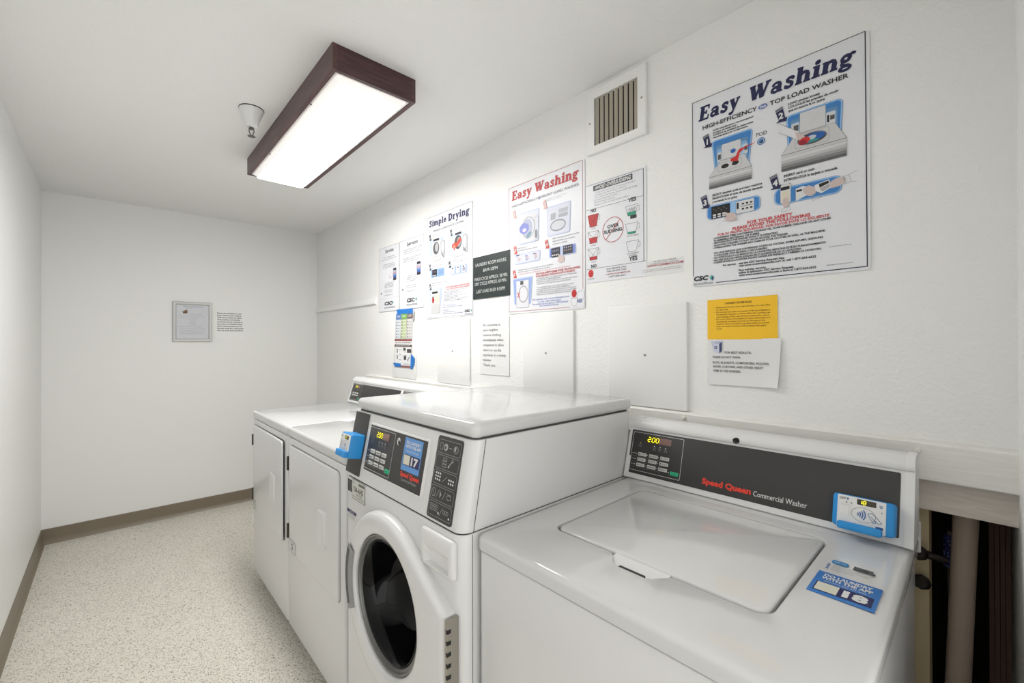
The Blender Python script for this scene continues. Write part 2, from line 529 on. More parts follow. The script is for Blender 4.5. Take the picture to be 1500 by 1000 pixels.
# ledger boards along the right wall
b = MB()
prof = [(XW, 1.043), (XW - 0.020, 1.043), (XW - 0.022, 1.046), (XW - 0.022, 1.130), (XW - 0.018, 1.135), (XW, 1.138)]
b.prism_y(prof, YR, 3.22, TRIMPAINT)
led = structure(b.build('trim_1'))
for y, z in ((0.690, 1.118), (0.104, 1.113), (0.54, 1.06)):
    s = MB(); s.lathe((XW - 0.022, y, z), [(0.0065, 0.0), (0.0065, -0.003), (0.004, -0.005)], TRIMPAINT, 'x', 12)
    s.build('screw_head', led)
b = MB(); b.box((XW + 0.006, YR, 0.966), (XW + 0.05, 0.75, 1.052), BEAMPAINT); structure(b.build('trim_2'))
b = MB()
b.prism_y([(XW, 1.672), (XW - 0.014, 1.672), (XW - 0.016, 1.678), (XW - 0.010, 1.714), (XW, 1.720)], 3.08, YB, PANELWHITE)
structure(b.build('trim_3'))
# wood and pipes inside the open chase
b = MB(); b.box((1.52, 0.091, 0), (1.60, 0.150, 1.5), STUD); structure(b.build('trim_4'))
b = MB()
for i in range(4):
    b.box((1.82 + 0.002 * (i % 2), -0.05 + i * 0.0105 - 0.004, 0), (1.86, -0.05 + i * 0.0105 + 0.0055, 1.5), BROWNWOOD)
structure(b.build('trim_5'))

# ------------------------------------------------------------------ pipes and valve in the chase
t = thing('drain_pipe', 'thick taupe painted pipe standing in the dark opening beside the top-load washer', 'pipe', (1.62, 0.03, 0))
b = MB(); b.tube([(1.62, 0.062, 0.0), (1.62, 0.0075, 1.5)], 0.0245, PIPEPAINT, 18); b.build('pipe_run', t)
b = MB(); b.tube([(1.62, 0.0505, 0.305), (1.62, 0.047, 0.40)], 0.031, PIPEPAINT, 18); b.build('coupling', t)
t = thing('water_hose', 'thin grey hose with dark blue speckled sleeve hanging behind the thick pipe', 'hose', (1.68, 0.06, 0.55))
HOSE = mat('grey_hose', rgb(120, 112, 112), 0.6)
b = MB(); b.tube([(1.68, 0.058, 0.86), (1.68, 0.058, 0.74), (1.68, 0.056, 0.64), (1.68, 0.052, 0.58)], 0.0075, HOSE); b.build('hose_run', t)
BRAID = mat('blue_speckled_braid', rgb(50, 56, 110), 0.5)
nt = BRAID.node_tree
vz = nt.nodes.new('ShaderNodeTexVoronoi'); vz.inputs['Scale'].default_value = 180
cr = nt.nodes.new('ShaderNodeValToRGB')
cr.color_ramp.elements[0].color = rgb(170, 180, 215); cr.color_ramp.elements[0].position = 0.2
cr.color_ramp.elements[1].color = rgb(40, 44, 110); cr.color_ramp.elements[1].position = 0.35
tcn = nt.nodes.new('ShaderNodeTexCoord')
nt.links.new(tcn.outputs['Object'], vz.inputs['Vector'])
nt.links.new(vz.outputs['Distance'], cr.inputs['Fac'])
nt.links.new(cr.outputs['Color'], nt.nodes['Principled BSDF'].inputs['Base Color'])
b = MB(); b.tube([(1.68, 0.060, 0.85), (1.68, 0.060, 0.765)], 0.013, BRAID, 14); b.build('sleeve', t)
t = thing('water_valve', 'dark iron tap with knob handles screwed to the tan stud behind the washer', 'valve', (1.515, 0.10, 0.83))
IRON = mat('dark_iron', rgb(44, 36, 32), 0.5, metal=0.5)
b = MB(); b.tube([(1.53, 0.115, 0.845), (1.50, 0.103, 0.845), (1.50, 0.085, 0.842), (1.51, 0.058, 0.838)], [0.008, 0.011, 0.009, 0.007], IRON, 12); b.build('valve_body', t)
b = MB(); b.lathe((1.497, 0.108, 0.845), [(0.006, 0.012), (0.017, 0.004), (0.019, -0.004), (0.012, -0.012)], IRON, 'x', 8); b.build('handle', t)
b = MB(); b.lathe((1.50, 0.104, 0.772), [(0.006, 0.02), (0.017, 0.004), (0.019, -0.004), (0.012, -0.012)], IRON, 'x', 8); b.build('handle', t)

# ------------------------------------------------------------------ access covers on the wall
def access_cover(y1, y0, label, scr=None):
    z1, z0 = 1.516, 1.139
    o = thing('access_cover', label, 'cover', (XW, (y0 + y1) / 2, z0), 'painted access covers above the ledger')
    b = MB(); plate_x(b, y0, z0, y1, z1, XW, XW - 0.011, PANELWHITE, 0.002, 0.003, 2); b.build('cover_plate', o)
    if scr:
        s = MB(); s.lathe((XW - 0.011, scr, 1.330), [(0.005, 0), (0.005, -0.002), (0.003, -0.003)], GREYPLASTIC, 'x', 12); s.build('screw', o)
    return o
access_cover(1.005, 0.684, 'white access cover left of the yellow notice, above the top-load washer', 0.843)
access_cover(1.492, 1.182, 'white access cover right of the courtesy notice, above the front-load washer', 1.341)
access_cover(2.236, 1.914, 'white access cover below the dryer poster, left of the courtesy notice', 2.076)
access_cover(2.812, 2.490, 'white access cover carrying the taped price card, above the dryers')

# ------------------------------------------------------------------ ceiling light
t = thing('ceiling_light', 'long walnut framed ceiling light with bright white diffuser', 'light', (0.731, 2.19, ZC))
x0, x1, y0, y1, zb = 0.567, 0.895, 1.537, 2.84, 2.340
for xa, xb_ in ((x0, x0 + 0.016), (x1 - 0.016, x1)):
    b = MB(); b.box((xa, y0, zb), (xb_, y1, ZC), WALNUT); b.build('side_board', t)
for ya, yb_ in ((y0, y0 + 0.016), (y1 - 0.016, y1)):
    b = MB(); b.box((x0 + 0.016, ya, zb), (x1 - 0.016, yb_, ZC), WALNUTEND); b.build('end_board', t)
b = MB()
b.loft([[(x, y, z) for x, y in rr2(x0 + d, y0 + d, x1 - d, y1 - d, 0.004, 2)] for d, z in ((0.018, zb + 0.02), (0.018, zb + 0.002), (0.034, zb + 0.002), (0.034, zb + 0.02))], LENSRIM, False, False, smooth=False)
b.build('lens_rim', t)
b = MB()
xa, xb_, ya, yb_ = x0 + 0.022, x1 - 0.020, y0 + 0.022, y1 - 0.016
loops = []
for d, z in ((0.0, zb + 0.008), (0.004, zb + 0.001), (0.012, zb - 0.004), (0.020, zb - 0.013), (0.026, zb - 0.016)):
    loops.append([(x, y, z) for x, y in rr2(xa + d, ya + d, xb_ - d, yb_ - d * 0.6, 0.01, 4)])
b.loft(loops[:4], LENSSIDE, True, False)
b.loft(loops[3:], LENS, False, True)
b.build('diffuser', t)
for y in (1.83, 2.45):
    s = MB(); s.lathe((x0 + 0.022, y, zb + 0.0025), [(0.003, 0), (0.003, -0.004), (0.0015, -0.006)], DARK, 'z', 10); s.build('screw', t)

# ------------------------------------------------------------------ fire sprinkler
t = thing('fire_sprinkler', 'pendent fire sprinkler with white cone on the ceiling beside the light', 'sprinkler', (0.462, 2.230, ZC))
c = (0.462, 2.230, ZC)
b = MB(); b.lathe(c, [(0.050, 0.0), (0.050, -0.003), (0.047, -0.006), (0.046, -0.008)], DARK, 'z', 32); b.build('shadow_ring', t, 'thin dark shadow ring')  # black ring draws the shadow between cone and ceiling
b = MB(); b.lathe(c, [(0.049, -0.004), (0.047, -0.010), (0.028, -0.060), (0.025, -0.074), (0.020, -0.081), (0.010, -0.083)], PLASTIC, 'z', 32); b.build('escutcheon', t)
b = MB(); b.lathe(c, [(0.010, -0.080), (0.010, -0.090), (0.006, -0.092)], BRASS, 'z', 14)
b.build('nozzle', t)
b = MB()
for s_ in (-1, 1):
    b.tube([(c[0] + s_ * 0.009, c[1], ZC - 0.088), (c[0] + s_ * 0.010, c[1], ZC - 0.100), (c[0] + s_ * 0.003, c[1], ZC - 0.120)], 0.0022, BRASS, 8)
b.build('yoke', t)
b = MB(); b.lathe(c, [(0.003, -0.119), (0.015, -0.121), (0.016, -0.1225), (0.004, -0.124)], BRASS, 'z', 18); b.build('deflector', t)

# ------------------------------------------------------------------ wall vent
t = thing('vent_grille', 'white framed air vent with tan vertical louvres high on the right wall', 'vent', (XW, 0.969, 2.148))
xf = XW - 0.016
b = MB()
def rl(d, x, ):
    return [(x, y, z) for y, z in [(1.105 - d, 2.412 - d), (0.833 + d, 2.412 - d), (0.833 + d, 2.148 + d), (1.105 - d, 2.148 + d)]]
inner = [(y, z) for y, z in [(1.066, 2.371), (0.868, 2.371), (0.868, 2.178), (1.066, 2.178)]]
b.loft([rl(0, XW), rl(0, xf + 0.003), rl(0.003, xf), [(xf, y, z) for y, z in inner], [(XW - 0.001, y, z) for y, z in inner]], PANELWHITE, False, False, smooth=False)
b.build('vent_frame', t)
b = MB(); b.box((XW - 0.003, 0.868, 2.178), (XW - 0.001, 1.066, 2.371), VOID); b.build('backing', t)
for i in range(9):
    y = 1.066 - 0.011 - i * 0.0222
    s = MB()
    s.loft([[(xf + 0.002, y + 0.0045, z), (xf + 0.0035, y + 0.0058, z), (XW - 0.003, y - 0.0045, z), (XW - 0.0045, y - 0.0058, z)] for z in (2.178, 2.371)], LOUVRE, smooth=False)
    s.build('louvre', t)
for y, z in ((1.087, 2.275), (0.850, 2.285)):
    s = MB(); s.lathe((xf, y, z), [(0.004, 0), (0.004, -0.002), (0.002, -0.003)], STEEL, 'x', 10); s.build('screw', t)

# ------------------------------------------------------------------ laundry machines: shared pieces
def pslab(mb, pr, u0, v0, u1, v1, h0, h1, m, r=3, e=0.0008, k=4):
    """rounded plate standing on a print plane (mm), between heights h0 and h1 (m)"""
    loops = [[pr.P(a, c_, h0) for a, c_ in rr2(u0, v0, u1, v1, r, k)]]
    for t in (0, 45, 90):
        d = e * 1000 * (1 - cos(radians(t)))
        loops.append([pr.P(a, c_, h1 - e + e * sin(radians(t))) for a, c_ in rr2(u0 + d, v0 + d, u1 - d, v1 - d, max(r - d, 0.3), k)])
    mb.loft(loops, m)

WHITEINK = ink(222, 222, 222)
GREYINK = ink(150, 150, 150)
BLACKINK = ink(32, 32, 34)
NAVY = ink(28, 30, 74)
REDINK = ink(226, 62, 44)
KEY = mat('pale_key', rgb(208, 208, 205), 0.45)
GREENKEY = mat('green_key', rgb(38, 178, 130), 0.45)
LEDWINDOW = mat('dim_display_window', rgb(132, 104, 96), 0.3)

SEG = {'0': 'abcdef', '1': 'bc', '2': 'abged', '7': 'abc', '8': 'abcdefg'}
def digits(pr, s, u, v, w, h, t, m, bucket='digits', layer=6, lean=0.12):
    """seven-segment figures"""
    for ch in s:
        if ch == '.':
            pr.rect(u - w * 0.18, v + h - t, u - w * 0.18 + t, v + h, m, layer, bucket)
            u += w * 0.12
            continue
        def Q(x, y):
            return (u + x + (h - y) * lean, v + y)
        pos = {'a': ((t, 0), (w - t, 0)), 'g': ((t, h / 2), (w - t, h / 2)), 'd': ((t, h), (w - t, h)),
               'f': ((0, t), (0, h / 2 - t / 2)), 'b': ((w, t), (w, h / 2 - t / 2)), 'e': ((0, h / 2 + t / 2), (0, h - t)), 'c': ((w, h / 2 + t / 2), (w, h - t))}
        for sg in SEG[ch]:
            a, c_ = pos[sg]
            pr.line(Q(*a), Q(*c_), t, m, layer, bucket)
        u += w * 1.5

def keypad(pr, part, u0, v0, u1, v1, labels=True, green=True, lit='2.00', rows=3):
    """framed key panel on the left of a console: u0..u1, v0..v1 is the pale outline"""
    W, H = u1 - u0, v1 - v0
    def X(f): return u0 + f * W
    def Y(f): return v0 + f * H
    pr.loop(rr2(u0, v0, u1, v1, 3, 3), 1.1, WHITEINK, 2, 'outline')
    mb = MB(); pslab(mb, pr, X(0.285), Y(0.065), X(0.77), Y(0.225), 0.0, 0.0024, LEDWINDOW, 1.0, 0.0003, 2); mb.build('display', part)
    mb = MB(); pslab(mb, pr, X(0.275), Y(0.055), X(0.535), Y(0.235), 0.0, 0.0027, mat('lit_window', rgb(58, 54, 10), 0.4), 1.0, 0.0003, 2); mb.build('display', part)
    digits(pr, lit, X(0.31), Y(0.085), W * 0.052, H * 0.115, W * 0.012, YELLOWLED)
    kw, kh = W * 0.17, H * 0.085
    for r_ in range(rows):
        for c_ in range(3):
            u = X(0.15 + c_ * 0.225) - r_ * W * 0.008
            v = Y(0.52 + r_ * 0.14)
            mb = MB(); pslab(mb, pr, u, v, u + kw, v + kh, 0.0, 0.0032, KEY, 1.5, 0.0005, 3); mb.build('button', part)
            if labels:
                words = (('HOT', 'WARM', 'COLD'), ('NORMAL', 'PERM PRESS', 'DELICATES'), ('LIGHT', 'MEDIUM', 'HEAVY'))[r_][c_]
                pr.text(words, u + kw * 0.28, v + kh * 0.68, kh * 0.36, BLACKINK, kw * 0.62, layer=9, bold=0.01)
                pr.rect(u + kw * 0.1, v + kh * 0.28, u + kw * 0.2, v + kh * 0.74, BLACKINK, 9, 'lettering')
            pr.ell(u - W * 0.035, v + kh * 0.5, W * 0.008, W * 0.008, WHITEINK, 4, 'lettering', 10)
    if labels:
        for r_, s in enumerate(('WATER TEMP', 'CYCLE', 'SOIL LEVEL')):
            pr.text(s, X(0.02), Y(0.575 + r_ * 0.14), H * 0.022, WHITEINK, W * 0.085, layer=4)
            pr.line((X(0.02), Y(0.635 + r_ * 0.14)), (X(0.62), Y(0.635 + r_ * 0.14)), 0.35, GREYINK, 3, 'lettering')
    for f, s in ((0.17, 'DOOR|LOCKED'), (0.46, 'LID|WASH'), (0.57, 'RINSE|SPIN'), (0.68, 'FINAL|SPIN')):
        dv = 0.30 if f > 0.3 else 0.27
        pr.ell(X(f), Y(dv), W * 0.011, W * 0.011, WHITEINK if f > 0.3 else ink(190, 190, 90), 4, 'lettering', 10)
        for q, wd in enumerate(s.split('|')):
            pr.text(wd, X(f), Y(dv + 0.06 + q * 0.045), H * 0.028, GREYINK, W * 0.06, 'c', layer=4)
    if green:
        mb = MB(); pslab(mb, pr, X(0.815), Y(0.835), X(0.965), Y(0.925), 0.0, 0.0032, GREENKEY, 1.8, 0.0005, 3); mb.build('button', part, 'green start button')
        pr.text('START', X(0.89), Y(0.897), H * 0.034, ink(20, 120, 84), W * 0.1, 'c', layer=9)
        pr.ell(X(0.785), Y(0.875), W * 0.01, W * 0.01, WHITEINK, 4, 'lettering', 10)

def console(root, y1, y0, bot, top, xback, cap=0.033):
    """sloping control box across the back of a machine: y1 is its left end"""
    (xb, zb), (xt, zt) = bot, top
    prof = [(xback, zb), (xb + 0.004, zb), (xb, zb + 0.004), (xt, zt), (xt - 0.004, zt + 0.002), (xt - 0.006, zt + 0.007), (xt - 0.004, zt + 0.016), (xt + 0.002, zt + 0.025),
            (xt + 0.012, zt + cap - 0.001), (xt + 0.022, zt + cap), (xback - 0.006, zt + cap - 0.003), (xback, zt + cap - 0.008)]
    b = MB(); b.prism_y(prof, y0 + 0.012, y1 - 0.012, ENAMEL, True); body = b.build('console', root)
    cx, cz = sum(p[0] for p in prof) / len(prof), sum(p[1] for p in prof) / len(prof)
    grown = [(cx + (x - cx) * 1.03, cz + (z - cz) * 1.018 if z > zb + 0.01 else z) for x, z in prof]
    for ya, yb_ in ((y0, y0 + 0.016), (y1 - 0.016, y1)):
        b = MB(); b.prism_y(grown, ya, yb_, PLASTIC, True); b.build('end_cap', body)
    d = Vector((xb - xt, 0, zb - zt))
    return Print((xt, y1, zt), (0, -1, 0), d, 0.0), d.length * 1000, body

# ------------------------------------------------------------------ top-load washer
TX0, TX1, TY0, TY1, TZ = 0.637, 1.400, 0.100, 0.818, 0.9245
t = thing('washing_machine', 'white top-load washer in front with flat lid and long black console', 'washer', (1.0, 0.46, 0))
b = MB(); slab(b, TX0 + 0.005, TY0 + 0.005, TX1 - 0.03, TY1 - 0.005, 0.035, 0.884, ENAMEL, 0.014, 0.003); b.build('cabinet', t)
b = MB(); slab(b, TX0 + 0.008, TY0 + 0.008, TX1 - 0.03, TY1 - 0.008, 0.880, 0.890, SEAM, 0.012, 0.001); b.build('worktop_gap', t)
for x in (0.69, 1.30):
    for y in (0.16, 0.76):
        b = MB(); b.lathe((x, y, 0), [(0.02, 0), (0.022, 0.004), (0.016, 0.012), (0.008, 0.014), (0.008, 0.045)], RUBBER, 'z', 14); b.build('foot', t)

lx0, lx1, ly0, ly1 = 0.799, 1.196, 0.243, 0.706
def plan(x0, y0, x1, y1, r, bump=0.0, n=8, k=6):
    """rounded rectangle with the front side (low x) finely divided so a hand recess can bulge from it"""
    p = []
    for (cx, cy, a0), side in zip(((x1 - r, y1 - r, 0), (x0 + r, y1 - r, 90), (x0 + r, y0 + r, 180), (x1 - r, y0 + r, 270)), 'tfbr'):
        for i in range(k + 1):
            a = radians(a0 + 90.0 * i / k)
            p.append((cx + r * cos(a), cy + r * sin(a)))
        if side == 'f':
            for f in (0.1, 0.34, 0.37, 0.40, 0.43, 0.58, 0.61, 0.64, 0.67, 0.9):
                y = (y1 - r) + ((y0 + r) - (y1 - r)) * f
                w_ = {0.34: 0.0, 0.37: 0.35, 0.40: 0.85, 0.43: 1.0, 0.58: 1.0, 0.61: 0.85, 0.64: 0.35, 0.67: 0.0}.get(f, 0.0)
                p.append((x0 - bump * w_, y))
    return p
b = MB()
loops = []
def outer_loop(d, z):
    loops.append([(x, y, z) for x, y in plan(TX0 + d, TY0 + d, TX1 - d, TY1 - d, 0.02 - d * 0.5)])
e = 0.013
outer_loop(0.002, 0.887)
outer_loop(0, 0.889)
for a in (0, 22, 45, 67, 90):
    outer_loop(e * (1 - cos(radians(a))), TZ - 0.002 - e + e * sin(radians(a)))
loops.append([(x, y, TZ - 0.0015) for x, y in plan(TX0 + 0.03, TY0 + 0.03, TX1 - 0.03, TY1 - 0.03, 0.02)])
g = 0.006
for d, z in ((0.004, TZ), (0.001, TZ - 0.001), (0.0, TZ - 0.004), (0.0, TZ - 0.022)):
    loops.append([(x, y, z) for x, y in plan(lx0 - g - d, ly0 - g - d, lx1 + g + d, ly1 + g + d, 0.028 + d, 0.040)])
b.loft(loops, ENAMELTOP, False, False)
b.build('worktop', t)
b = MB()
b.box((lx0 - 0.05, ly0 - 0.02, TZ - 0.026), (lx1 + 0.02, ly1 + 0.02, TZ - 0.021), SEAM)
b.build('lid_well', t)
b = MB()
loops = [[(x, y, TZ - 0.020) for x, y in plan(lx0, ly0, lx1, ly1, 0.024)]]
for a in (0, 30, 60, 90):
    d = 0.005 * (1 - cos(radians(a)))
    loops.append([(x, y, TZ - 0.0045 + 0.005 * sin(radians(a))) for x, y in plan(lx0 + d, ly0 + d, lx1 - d, ly1 - d, 0.024 - d)])
b.loft(loops, ENAMELTOP)
b.build('lid', t)
# slanted floor of the finger recess, with a black strip drawn for the slot's darkness at its outer edge
b = MB()
yA, yB = ly1 - 0.024 - (ly1 - ly0 - 0.048) * 0.355, ly1 - 0.024 - (ly1 - ly0 - 0.048) * 0.655
b.loft([[(lx0 - 0.001, y, TZ - 0.0015), (lx0 - 0.0385, y, TZ - 0.0075), (lx0 - 0.0385, y, TZ - 0.020), (lx0 - 0.001, y, TZ - 0.020)] for y in (yA, yB)], ENAMEL, smooth=False)
b.build('finger_recess', t)
b = MB(); b.box((lx0 - 0.0458, yB + 0.034, TZ - 0.019), (lx0 - 0.0375, yA - 0.034, TZ - 0.0022), DARK); b.build('dark_slot_strip', t)

pr, FL_, cons = console(t, 0.820, 0.100, (1.270, TZ), (1.315, 1.085), 1.392)
b = MB(); pslab(b, pr, 10, 6, 696, 148, 0.0, 0.0018, BLACKPANEL, 3, 0.0005); panel = b.build('control_panel', t)
pr.lift = 0.0023
keypad(pr, panel, 17, 13, 192, 137)
pr.text('Speed Queen', 260, 129.0, 15.0, REDINK, 133, bold=0.045, bucket='lettering')
pr.text('Commercial Washer', 399, 131.0, 13.5, WHITEINK, 124, bold=0.004)
pr.out(panel)
b = MB(); b.lathe((1.3085, 0.475, 1.0955), [(0.0085, 0.004), (0.0085, -0.003), (0.006, -0.0045), (0.003, -0.002)], DARK, 'x', 18); b.build('key_lock', cons)
for y in (0.785, 0.755):
    b = MB(); b.lathe((1.348, y, 1.1165), [(0.003, 0), (0.003, 0.0016), (0.0015, 0.002)], GREYPLASTIC, 'z', 10); b.build('screw', cons)
b = MB(); slab(b, 1.396, 0.098, 1.412, 0.125, 0.88, 0.951, PLASTIC, 0.006, 0.004); b.build('corner_clip', t)

# contactless card reader on the right of the console
b = MB(); pslab(b, pr, 580, 77, 692, 150, 0.001, 0.036, BLUE, 8, 0.006, 5); rd = b.build('card_reader', t, 'bright blue card reader')
rp = Print(pr.P(580, 77, 0.036), pr.u, pr.v, 0.0004)
b = MB(); pslab(b, rp, 10, 2, 97, 72, -0.002, 0.0012, PLASTIC, 2, 0.0005, 3); b.build('face_plate', rd)
b = MB()
pslab(b, rp, 12, 60, 92, 77, -0.004, 0.013, BLUE, 5, 0.003, 4)
b.build('card_tray', rd)
b = MB(); pslab(b, rp, 80, 56, 93, 61, -0.002, 0.004, mat('deep_blue_plastic', rgb(16, 84, 150), 0.5), 1.0, 0.0005, 2); b.build('tray_notch', rd)
b = MB(); pslab(b, rp, 46, 5, 80, 17, 0.0, 0.0018, mat('display_dark', rgb(52, 50, 40), 0.3), 1, 0.0003, 2); b.build('display', rd)
rp.lift = 0.0021
digits(rp, '18', 49, 7, 5.0, 8.2, 1.3, YELLOWLED)
digits(rp, '88', 65, 7, 5.0, 8.2, 1.0, ink(92, 88, 72), 'marks')
rp.lift = 0.0014
rp.text('CSC', 13, 11, 4.2, ink(40, 44, 60), 12, bold=0.03, shear=0.2)
rp.poly([(29, 6), (31.5, 8.5), (29, 12), (26.5, 8.5)], ink(36, 110, 160), 3, 'marks')
for u in (27, 36):
    rp.ell(u, 17, 1.4, 1.4, DARK, 3, 'marks', 12)
rp.text('cscsw.com', 16, 23, 1.6, GREYINK, 22)
rp.rect(15, 27, 32, 44, ink(232, 232, 230), 2, 'marks')
rp.ring(58, 38, 22, 16, 0.8, ink(128, 128, 138), 3, 'marks')
for i in range(4):
    q = earc(45, 38, 4 + i * 4.2, 4 + i * 4.2, -38, 38, 6)
    for a, c_ in zip(q, q[1:]):
        rp.line(a, c_, 1.9, ink(30, 96, 170), 4, 'marks')
hand = [(66, 33), (72, 30), (80, 36), (90, 47), (86, 51), (78, 44), (80, 49), (76, 51), (69, 40)]
rp.loop(hand, 1.0, ink(56, 100, 160), 4, 'marks')
rp.line((72, 38), (78, 45), 0.8, ink(56, 100, 160), 4, 'marks')
for i in range(3):
    rp.rect(85 + i * 0.6, 10 + i * 2.2, 92 - i * 0.6, 11.2 + i * 2.2, ink(120, 150, 190), 3, 'marks')
rp.ell(90, 25, 1.1, 1.1, DARK, 3, 'marks', 10)
rp.out(rd)

# labels on the washer top
wp = Print((1.029, 0.219, TZ), (0, -1, 0), (-1, 0, 0), 0.0005)
b = MB(); pslab(b, wp, 0, 0, 97, 97, 0.0, 0.0006, mat('label_blue', rgb(48, 116, 190), 0.35), 2, 0.0002, 3); lab = b.build('label', t, 'blue label with number 18')
wp.lift = 0.0010
wp.text('DO LAUNDRY', 48, 20, 11, WHITEINK, 72, 'c', bold=0.03)
wp.text('WITH THE APP', 48, 34, 11, WHITEINK, 76, 'c', bold=0.03)
wp.text('Download CSC GO today', 48, 43, 5, WHITEINK, 62, 'c')
wp.rect(7, 48, 91, 86, ink(32, 28, 84), 1, 'number_field')
wp.rect(9, 50, 42, 84, ink(216, 214, 198), 2, 'number_field')
wp.text('18', 67, 79, 23, WHITEINK, 36, 'c', bold=0.06)
wp.out(lab)
w2 = Print((1.104, 0.210, TZ), (0, -1, 0), (-1, 0, 0), 0.0005)
w2.rect(0, 4, 28, 24, ink(52, 130, 184), 1, 'badge', r=8)
w2.text('CSC GO', 14, 17, 6, WHITEINK, 18, 'c', bucket='badge_lettering')
w2.rect(36, 8, 66, 15, BLACKINK, 1, 'badge')
w2.rect(36, 18, 70, 25, BLACKINK, 1, 'badge')
w2.text('App Store', 51, 14, 4.5, GREYINK, 24, 'c', bucket='badge_lettering')
w2.text('Google Play', 53, 24, 4.5, GREYINK, 26, 'c', bucket='badge_lettering')
for i, (s, wd) in enumerate((('Scan the code, pay and start the machine', 64), ('See when machines are available', 58), ('Get told when the load is done', 36))):
    w2.rect(-3, 30 + i * 10, 1, 36 + i * 10, ink(60, 110, 170), 1, 'badge')
    w2.text(s, 6, 36 + i * 10, 5.0, ink(110, 104, 100), wd, bucket='badge_lettering')
w2.out(t)

# ------------------------------------------------------------------ front-load washer
FX0, FX1, FY0, FY1 = 0.597, 1.330, 0.825, 1.505
ZS, ZT = 0.922, 1.143
t = thing('washing_machine', 'tall white front-load washer with round dark glass door, second from the front', 'washer', (0.96, 1.165, 0))
b = MB(); slab(b, FX0, FY0, FX1, FY1, 0.05, ZS - 0.002, ENAMEL, 0.034, 0.004, 8); cab = b.build('cabinet', t)
b = MB(); slab(b, FX0 + 0.004, FY0 + 0.004, FX1 - 0.01, FY1 - 0.004, ZS - 0.005, ZS + 0.003, SEAM, 0.03, 0.0005, 8); b.build('housing_gap', t)
for x in (0.66, 1.27):
    for y in (0.88, 1.45):
        b = MB(); b.lathe((x, y, 0), [(0.02, 0), (0.022, 0.004), (0.016, 0.012), (0.008, 0.014), (0.008, 0.056)], RUBBER, 'z', 14); b.build('foot', t)
b = MB()
loops = []
for x, z, d in ((FX0 + 0.004, ZS + 0.001, 0.002), (FX0 + 0.002, ZS + 0.003, 0.0), (FX0 + 0.0035, ZS + 0.02, 0.0), (0.6398, ZT - 0.004, 0.0), (0.642, ZT - 0.003, 0.002)):
    loops.append([(px, py, z) for px, py in rr2(x + d, FY0 + d, FX1 - d, FY1 - d, 0.030, 8)])
b.loft(loops, ENAMEL)
b.build('control_housing', t)
for y, s_ in ((FY0, -0.0004), (FY1, 0.0004)):
    for q in ([(0.6755, ZT - 0.004), (0.6735, ZT - 0.004), (0.6345, ZS + 0.002), (0.6365, ZS + 0.002)], [(0.633, ZS - 0.004), (0.6315, ZS - 0.004), (0.6315, 0.06), (0.633, 0.06)]):
        b = MB(); b.loft([[(x, y + s_, z) for x, z in q], [(x, y - s_, z) for x, z in q]], SEAM, smooth=False); b.build('side_seam', t)
b = MB(); slab(b, 0.645, FY0 + 0.004, FX1 - 0.01, FY1 - 0.004, ZT - 0.005, ZT + 0.003, SEAM, 0.024, 0.0005, 6); b.build('top_gap', t)
b = MB(); slab(b, 0.6385, FY0 - 0.002, FX1 + 0.004, FY1 + 0.003, ZT, ZT + 0.040, ENAMELTOP, 0.022, 0.014, 7, True); b.build('top_panel', t)

d_ = Vector((0.6005 - 0.6398, 0, ZS + 0.02 - ZT + 0.004))
pr = Print((0.6398, 1.505, ZT - 0.004 + 0.004), (0, -1, 0), d_, 0.0)
hp = lambda u, v, h=0.0: pr.P(u, v, h)
# bezel and black key panel
b = MB(); pslab(b, pr, 141, 29, 500, 184, -0.003, 0.0055, PLASTIC, 4, 0.002, 4); bez = b.build('panel_bezel', t)
b = MB(); pslab(b, pr, 146, 35, 493, 178, 0.0, 0.0066, BLACKPANEL, 2, 0.0005, 3); panel = b.build('control_panel', t)
pr.lift = 0.0067
keep = pr.P
pr.P = lambda u, v, h=0.0: keep(u, v, h + (0.0066 if h == 0.0 or 0.0015 < h < 0.0050 else 0.0))
pr.lift = 0.0090
keypad(pr, panel, 152, 41, 320, 170)
pr.P = keep
pr.lift = 0.0069
pr.text('Speed Queen', 379, 147, 12, REDINK, 102, bold=0.045)
pr.text('Commercial Washer', 387, 160, 9, GREYINK, 84)
pr.rect(376, 40, 474, 131, mat('label_blue_pale', rgb(92, 150, 214), 0.35), 2, 'label')
pr.text('DO LAUNDRY', 425, 57, 8, WHITEINK, 78, 'c', bold=0.03, layer=4)
pr.text('WITH THE APP', 425, 68, 8, WHITEINK, 82, 'c', bold=0.03, layer=4)
pr.text('Download CSC GO today', 425, 79, 5, WHITEINK, 66, 'c', layer=4)
pr.rect(382, 86, 470, 116, ink(40, 36, 90), 3, 'label')
pr.rect(384, 88, 418, 114, ink(218, 214, 196), 4, 'label')
pr.text('17', 444, 111, 20, WHITEINK, 36, 'c', bold=0.05, layer=6)
pr.ell(340, 59, 9, 11, ink(224, 224, 224), 2, 'logo')
pr.ell(343, 62, 6, 6.5, BLACKINK, 3, 'logo')
pr.ell(337, 55, 2, 2, BLACKINK, 3, 'logo')
pr.out(panel)
pr.b = {}
